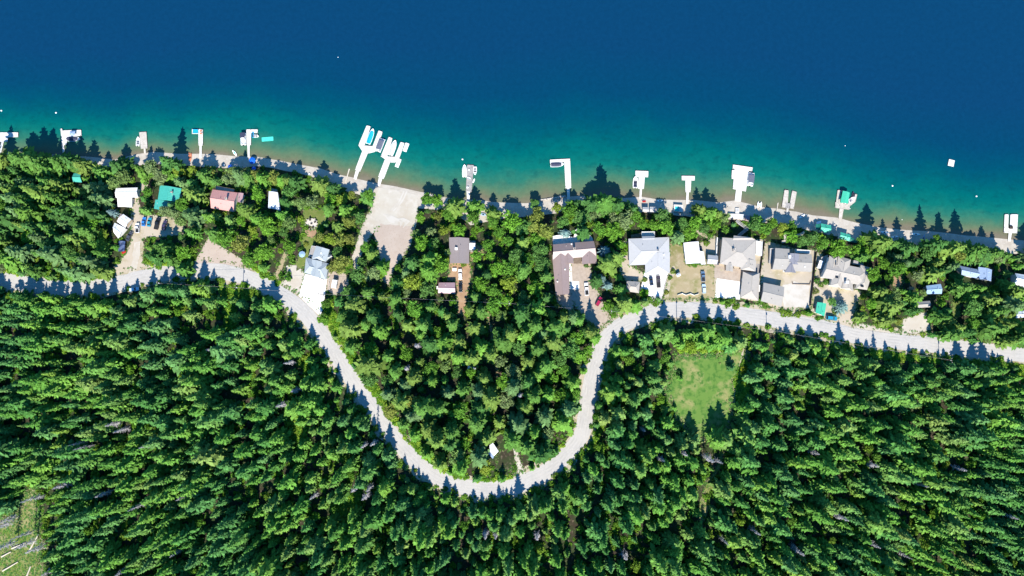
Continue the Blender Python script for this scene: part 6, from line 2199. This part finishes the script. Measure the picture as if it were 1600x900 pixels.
t_tone = {}
singles, mass, dead = [], [], []
for i, t in enumerate(TREES):
    t_tone[i] = random.Random(i * 7 + 1).choice(TONE[t[4]])
    if t[4] == 'D':
        dead.append(i)
    elif south(t[0], t[1]) and t[4] != 'S':
        mass.append(i)
    else:
        singles.append(i)
con = [i for i in singles if t and TREES[i][4] == 'C']
con.sort(key=lambda i: -TREES[i][2] * TREES[i][3])
over = set(con[300:])
mass += sorted(over)
singles = [i for i in singles if i not in over and -25 < TREES[i][0] < 1625]
bins = {}
for i in singles:
    px, py, H, R, kd = TREES[i]
    _, word = KIND[kd]
    x, y, z = G(px, py)
    ax, ay = inv(x, y, z + H * .6)
    sz = 'tall ' if (kd == 'C' and H > 15.5) else 'small ' if H < 7.5 and kd != 'S' else ''
    d = [math.hypot(ax - a, ay - b) for a, b, _ in LAND]
    k = int(np.argmin(d))
    a, b, ph = LAND[k]
    dr = int(round(math.degrees(math.atan2(b - ay, ax - a)) / 45)) % 8
    bins.setdefault((word, k, dr), []).append((d[k], i, sz))
for (word, k, dr), L in bins.items():
    L.sort()
    for n, (_, i, sz) in enumerate(L):
        nm = KIND[TREES[i][4]][0]
        lab = '%s%s %s, the %s %s %s the %s' % (sz, t_tone[i][0], word, ORD[n], word, DIRS[dr], LAND[k][2])
        if len(L) == 1:
            lab = '%s%s %s, the only %s just %s the %s' % (sz, t_tone[i][0], word, word, DIRS[dr], LAND[k][2])
        ws = lab.split()
        if len(ws) > 16:
            lab = lab.replace(', the %s %s ' % (ORD[n], word), ', %s ' % ORD[n]).replace(', the only %s just ' % word, ', ')
        make_tree(i, TREES[i], lab, GROUP[word], nm)
dead.sort(key=lambda i: TREES[i][0])
dead = [i for i in dead if 0 < TREES[i][0] < 1600]
O2 = ['first', 'second', 'third', 'fourth', 'fifth', 'sixth', 'seventh', 'eighth', 'ninth', 'tenth', 'eleventh', 'twelfth', 'thirteenth', 'fourteenth', 'fifteenth', 'sixteenth', 'seventeenth', 'eighteenth', 'nineteenth', 'twentieth',
      '21st', '22nd', '23rd', '24th', '25th', '26th', '27th', '28th', '29th', '30th', '31st', '32nd', '33rd', '34th', '35th', '36th', '37th', '38th', '39th', '40th'] + ['%dth' % i for i in range(41, 80)]
for n, i in enumerate(dead):
    side = 'left' if n < len(dead) / 2 else 'right'
    m_ = n if side == 'left' else len(dead) - 1 - n
    make_tree(i, TREES[i], 'bare grey dead tree in the forest, %s from the %s among the grey snags' % (O2[m_], side), 'bare dead trees standing in the forest', 'dead_tree')


# ------------------------------------------------------------------ masses: the forest behind the road, the undergrowth
def scatter(name, protos, pts, label, cat):
    """pts: rows x, y, z, rx, ry, rz, sx, sy, sz, index"""
    pts = np.array(pts, dtype=np.float32)
    me = bpy.data.meshes.new(name)
    n = len(pts)
    me.vertices.add(n)
    me.vertices.foreach_set('co', pts[:, :3].reshape(-1))
    for nm, cols, ty in (('rot', pts[:, 3:6], 'FLOAT_VECTOR'), ('scl', pts[:, 6:9], 'FLOAT_VECTOR')):
        at_ = me.attributes.new(nm, ty, 'POINT')
        at_.data.foreach_set('vector', cols.reshape(-1).copy())
    at_ = me.attributes.new('pick', 'INT', 'POINT')
    at_.data.foreach_set('value', pts[:, 9].astype(np.int32))
    o = bpy.data.objects.new(name, me)
    COL.objects.link(o)
    ng = bpy.data.node_groups.new(name + '_nodes', 'GeometryNodeTree')
    ng.interface.new_socket('Geometry', in_out='INPUT', socket_type='NodeSocketGeometry')
    ng.interface.new_socket('Geometry', in_out='OUTPUT', socket_type='NodeSocketGeometry')
    gi, go = ng.nodes.new('NodeGroupInput'), ng.nodes.new('NodeGroupOutput')
    ip = ng.nodes.new('GeometryNodeInstanceOnPoints')
    g2i = ng.nodes.new('GeometryNodeGeometryToInstance')
    for p in protos[::-1]:
        oi = ng.nodes.new('GeometryNodeObjectInfo')
        oi.inputs['Object'].default_value = p
        oi.transform_space = 'ORIGINAL'
        ng.links.new(oi.outputs['Geometry'], g2i.inputs[0])
    ng.links.new(gi.outputs[0], ip.inputs['Points'])
    ng.links.new(g2i.outputs[0], ip.inputs['Instance'])
    ip.inputs['Pick Instance'].default_value = True

    def attr(nm, ty):
        a_ = ng.nodes.new('GeometryNodeInputNamedAttribute')
        a_.data_type = ty
        a_.inputs[0].default_value = nm
        return a_.outputs[0]
    e2r = ng.nodes.new('FunctionNodeEulerToRotation')
    ng.links.new(attr('rot', 'FLOAT_VECTOR'), e2r.inputs[0])
    ng.links.new(e2r.outputs[0], ip.inputs['Rotation'])
    ng.links.new(attr('scl', 'FLOAT_VECTOR'), ip.inputs['Scale'])
    ng.links.new(attr('pick', 'INT'), ip.inputs['Instance Index'])
    ng.links.new(ip.outputs[0], go.inputs[0])
    md = o.modifiers.new('scatter', 'NODES')
    md.node_group = ng
    return tag(o, label, cat, kind='stuff')


def proto(name, me):
    return bpy.data.objects.new(name, me)


fp = [proto('forest_conifer', merged('forest_conifer', conifer_quads(400 + i, levels=22, per=9, R=.18, droop=.3 + .06 * (i % 5), power=.75 + .07 * (i % 4), kn=4, kw=1.0, jag=.5, seg_l=.48), trunk_mb(1, .013, 4, i, .2, .07), M[('leaf_forest', 'leaf_forest2', 'leaf_forest3')[i % 3]], M['bark'])) for i in range(12)]
fp += [proto('forest_broadleaf', merged('forest_broadleaf', broad_quads(500 + i, lobes=12, per=70, leaf=.075), trunk_mb(1, .024, 7, 90 + i, .3, .2), M['leaf_under'], M['bark'])) for i in range(3)]
rows = []
rf = random.Random(5)
_ph = [(random.Random(40 + i).uniform(0, 6.28), random.Random(80 + i).uniform(0, 6.28)) for i in range(6)]


def noise2(px, py, w):
    s_ = 0
    for i, (a_, b_) in enumerate(_ph):
        t = a_ + i
        s_ += math.sin((px * math.cos(t) + py * math.sin(t)) / w * (1 + .45 * i) * 2 + b_) / (1 + .4 * i)
    return s_ / 2.2


for i in mass:
    px, py, H, R, kd = TREES[i]
    x, y, z = G(px, py)
    if kd == 'C':
        s_ = R / .18
        nz = noise2(px, py, 90) + rf.gauss(0, .35)
        k = (0 if abs(nz) < .35 else 1 if nz < 0 else 2) + 3 * rf.randrange(4)
        hz = 1 + .2 * noise2(px + 700, py - 300, 60)
        H, s_ = H * hz, s_ * (.5 + .5 * hz)
    else:
        s_ = R / .42
        k = 12 + rf.randrange(3)
    rows.append((x, y, z - .05, rf.gauss(0, .045), rf.gauss(0, .045), rf.uniform(0, 6.28), s_, s_, H, k))
scatter('forest', fp, rows, 'dense green conifer forest, most of it on the hillside below the road', 'forest')

ub = [proto('undergrowth_bush', quads_mesh('undergrowth_bush', bush_quads(600 + i, per=130, leaf=.17), [M['leaf_under']])) for i in range(5)]
rows = []
for _ in range(26000):
    px, py = rf.uniform(-40, 1640), rf.uniform(240, 930)
    so = south(px, py)
    if not so and rf.random() < (.35 if 540 < px < 945 and py > 470 else .05):
        continue
    if blocked(px, py, -4):
        continue
    x, y, z = G(px, py)
    s_ = rf.uniform(1.2, 3.6)
    rows.append((x, y, z - .05, 0, 0, rf.uniform(0, 6.28), s_, s_, s_ * rf.uniform(.5, .9), rf.randrange(5)))
    if len(rows) > 8000:
        break
scatter('undergrowth', ub, rows, 'leafy green undergrowth between the trees', 'undergrowth')
# bright green verges and sunny gaps
VERGE = GAPS + [((505, 478), (517, 475), (540, 530), (575, 580), (606, 630), (640, 690), (690, 728), (735, 742), (732, 750), (690, 738), (640, 702), (590, 630), (550, 575), (520, 530)),
         ((0, 412), (60, 424), (130, 432), (176, 425), (178, 436), (120, 441), (60, 437), (0, 424)), ((350, 478), (366, 475), (368, 520), (352, 522)), ((440, 640), (480, 640), (482, 700), (460, 720)), ((525, 775), (565, 770), (560, 815), (530, 818)),
         ((836, 735), (880, 690), (886, 700), (850, 736)), ((350, 448), (400, 450), (400, 470), (352, 466)), ((1360, 548), (1410, 552), (1500, 562), (1600, 570), (1600, 580), (1480, 568), (1360, 558)), ((955, 540), (962, 560), (945, 620), (940, 600)),
         ((745, 748), (800, 744), (800, 752), (745, 753)), ((1590, 575), (1620, 575), (1620, 590), (1590, 588)), ((1060, 520), (1150, 530), (1160, 545), (1060, 552)), ((1150, 590), (1164, 560), (1170, 640), (1158, 660)), ((920, 700), (940, 650), (946, 660), (925, 710)), ((375, 405), (395, 420), (420, 436), (440, 450), (436, 440), (400, 412)), ((228, 414), (300, 412), (300, 405), (225, 404)), ((1300, 535), (1330, 545), (1350, 556), (1300, 552))]
vm = []
for k, c in enumerate(((.2, .38, .035), (.13, .31, .035), (.26, .4, .045))):
    m = leafmat('verge_%d' % k, False, [c, tuple(x * .8 for x in c)])
    vm.append(proto('verge_plant', quads_mesh('verge_plant', bush_quads(700 + k, per=70, leaf=.24), [m])))
rows = []
for poly in VERGE:
    x0, x1 = min(p[0] for p in poly), max(p[0] for p in poly)
    y0, y1 = min(p[1] for p in poly), max(p[1] for p in poly)
    n = int((x1 - x0) * (y1 - y0) * .16)
    for _ in range(n):
        px, py = rf.uniform(x0, x1), rf.uniform(y0, y1)
        if not inside(px, py, poly) or road_d(px, py) < 13:
            continue
        x, y, z = G(px, py)
        s_ = rf.uniform(.9, 2.4)
        rows.append((x, y, z - .05, 0, 0, rf.uniform(0, 6.28), s_, s_, s_ * rf.uniform(.4, .8), rf.randrange(3)))
scatter('verge_plants', vm, rows, 'bright yellow-green plants along the road verges and in sunny gaps', 'verge plants')
# grass tufts of the meadow, clearing and lawns
gp = [proto('grass_tuft', quads_mesh('grass_tuft', bush_quads(720 + k, per=16, leaf=.4), [leafmat('tuft_%d' % k, False, [c, tuple(x * .8 for x in c)])])) for k, c in enumerate(((.11, .24, .045), (.21, .26, .09), (.09, .22, .055), (.28, .28, .14)))]
rows = []
for poly, mg, lit in SHEETS:
    nm = None
    xs = [p[0] for p in poly]
    ys = [p[1] for p in poly]
    cx, cy = sum(xs) / len(xs), sum(ys) / len(ys)
    dens = .13 if (1040 < cx < 1165 and 560 < cy < 680 and len(poly) < 20) else .22 if (cx < 80 and cy > 700) else 0
    if not dens:
        continue
    for _ in range(int((max(xs) - min(xs)) * (max(ys) - min(ys)) * dens)):
        px, py = rf.uniform(min(xs), max(xs)), rf.uniform(min(ys), max(ys))
        if inside(px, py, poly):
            x, y, z = G(px, py)
            s_ = rf.uniform(.4, 1.1)
            rows.append((x, y, z, 0, 0, rf.uniform(0, 6.28), s_, s_, s_ * .4, rf.choice((0, 0, 1, 2, 2, 3))))
# tufts that fray the edges of bare ground
for (poly, mg, lit), nm in zip(SHEETS, SNAMES):
    if nm in ('driveway', 'beach', 'road'):
        continue
    soft = nm in ('meadow', 'clearing')
    for i in range(len(poly)):
        a_, b_ = poly[i], poly[(i + 1) % len(poly)]
        L_ = math.hypot(b_[0] - a_[0], b_[1] - a_[1])
        for _ in range(int(L_ * (2.2 if soft else 1.1))):
            t = rf.random()
            px, py = a_[0] + (b_[0] - a_[0]) * t + rf.gauss(0, 3.2 if soft else 1.5), a_[1] + (b_[1] - a_[1]) * t + rf.gauss(0, 3.2 if soft else 1.5)
            if road_d(px, py) < 11 or any(inside(px, py, q) for q in BUILT) or any(q[0] is not poly and inside(px, py, q[0]) for q in SHEETS):
                continue
            x, y, z = G(px, py)
            s_ = rf.uniform(.5, 1.7) if soft else rf.uniform(.3, .95)
            rows.append((x, y, z, 0, 0, rf.uniform(0, 6.28), s_, s_, s_ * .5, rf.choice((0, 1, 2, 3))))
# weeds along the road shoulders
for i in range(len(RW) * 9):
    k = rf.randrange(len(RW) - 1)
    t = rf.random()
    p, q = RW[k], RW[k + 1]
    l_ = math.hypot(q[0] - p[0], q[1] - p[1])
    off = rf.choice((-1, 1)) * (4.5 + abs(rf.gauss(0, 1.0)))
    x, y = p[0] + (q[0] - p[0]) * t - (q[1] - p[1]) / l_ * off, p[1] + (q[1] - p[1]) * t + (q[0] - p[0]) / l_ * off
    s_ = rf.uniform(.3, 1.2)
    rows.append((x, y, H1(x, y), 0, 0, rf.uniform(0, 6.28), s_, s_, s_ * .5, rf.choice((0, 1, 2, 3))))
scatter('grass', gp, rows, 'tufted grass of the meadow and the lower left clearing', 'grass')

# single shrubs of the gardens
bushM = [quads_mesh('shrub_crown', bush_quads(800 + i, per=260, leaf=.13), [M['leaf']]) for i in range(3)]
stemM = MB().tube((0, 0, -.1), (0, 0, .35), .05, .03, 5).mesh('shrub_stem', M['bark'], False)
for i, (a, b, R, H, c, lab) in enumerate(((1006, 458, 2.4, 2.0, (.085, .23, .02), 'bright green round shrub at the lower corner of the white driveway'), (1008, 437, 1.3, 1.2, (.15, .22, .03), 'yellow-green shrub on gravel left of the white driveway'), (1263, 489, 1.5, 1.6, (.085, .23, .02), 'bright green round shrub left of the sea-green-roofed shed'),
                                          (977, 393, 2.0, 1.6, (.12, .24, .025), 'bright green shrub along the left wall of the light grey house'), (978, 385, 1.8, 1.6, (.11, .23, .025), 'bright green shrub at the upper left of the light grey house'), (1052, 424, 1.4, 1.1, (.13, .21, .03), 'yellow-green shrub in the stone border by the white hut'), (1047, 434, 1.2, 1.0, (.12, .2, .03), 'small shrub low in the stone border right of the driveway'), (1042, 457, 1.2, .9, (.2, .23, .04), 'yellow shrub at the bottom of the stone border'),
                                          (1086, 412, 1.9, 1.3, (.1, .22, .03), 'green shrub along the lower wall of the white-roofed building'), (1078, 413, 1.3, 1.0, (.13, .21, .04), 'pale green shrub left along the white-roofed building'), (1277, 438, 1.6, 1.6, (.07, .17, .03), 'dark green shrub beside the long dark fence'), (1283, 445, 1.3, 1.0, (.12, .2, .03), 'yellow-green shrub in the bed below the fence'), (1275, 455, 1.6, 1.0, (.15, .18, .05), 'olive shrub at the lower end of the long dark fence'), (1291, 441, 1.5, 1.4, (.08, .19, .03), 'green shrub at the lower left of the brown-grey house'),
                                          (1305, 487, 1.6, 1.0, (.11, .17, .04), 'low olive shrub right of the sea-green-roofed shed'), (1285, 496, 1.0, .9, (.08, .16, .03), 'small dark shrub just below the sea-green-roofed shed'), (1189, 470, 1.8, 1.5, (.09, .22, .03), 'bright green shrub at the left corner of the mid-grey garage'), (1196, 476, 1.4, 1.0, (.12, .2, .04), 'green shrub below the mid-grey garage'), (916, 371, 1.2, 1.1, (.09, .2, .03), 'green shrub on the terrace corner of the brown-roofed house'), (916, 415, 1.2, .9, (.1, .18, .05), 'green shrub in the courtyard below the right brown gable'),
                                          (724, 413, 1.4, .9, (.13, .22, .03), 'yellow-green shrub at the lower wall of the grey-brown house'), (497, 369, 1.4, 1.2, (.05, .12, .03), 'dark shrub at the tip of the tan garden bed'), (478, 381, 1.3, 1.1, (.18, .22, .04), 'yellow shrub at the left edge of the lawn'), (470, 390, 1.6, 1.5, (.07, .18, .03), 'green shrub above the pale teal umbrella'), (447, 431, 2.6, 2.4, (.07, .18, .025), 'green shrub at the roadside left of the gravel apron'), (232, 318, 2.0, 1.5, (.12, .2, .04), 'yellow-green shrub between the white cabin and teal house'), (226, 327, 1.6, 1.2, (.14, .2, .05), 'pale shrub at the top of the parking lot'),
                                          (1104, 380, 1.6, 1.2, (.13, .22, .03), 'yellow-green shrub below the garden path'), (1062, 583, 1.6, 1.6, (.04, .1, .03), 'dark shrub at the left edge of the meadow'), (1163, 578, 2.0, 1.8, (.22, .26, .02), 'bright yellow-green bush at the upper right of the meadow'), (1160, 632, 2.6, 2.0, (.2, .27, .02), 'bright yellow-green bush at the lower right of the meadow'))):
    x, y, z = G(a, b, H * .5)
    r = empty('shrub', lab, 'shrub', (x, y, z), 0, 'garden shrubs')
    for nm, me, sc in (('crown', bushM[i % 3], (R * 2, R * 2, H * 2)), ('stem', stemM, (1, 1, 1))):
        o = bpy.data.objects.new(nm, me)
        COL.objects.link(o)
        o.parent = r
        o.scale = sc
        o.rotation_euler = (0, 0, i)
        o.color = (*c, 1)
print('TREES', len(TREES), 'singles', len(singles), 'con', len(con), 'mass', len(mass), 'dead', len(dead))
for o in bpy.data.objects:
    if '_org' in o:
        del o['_org']
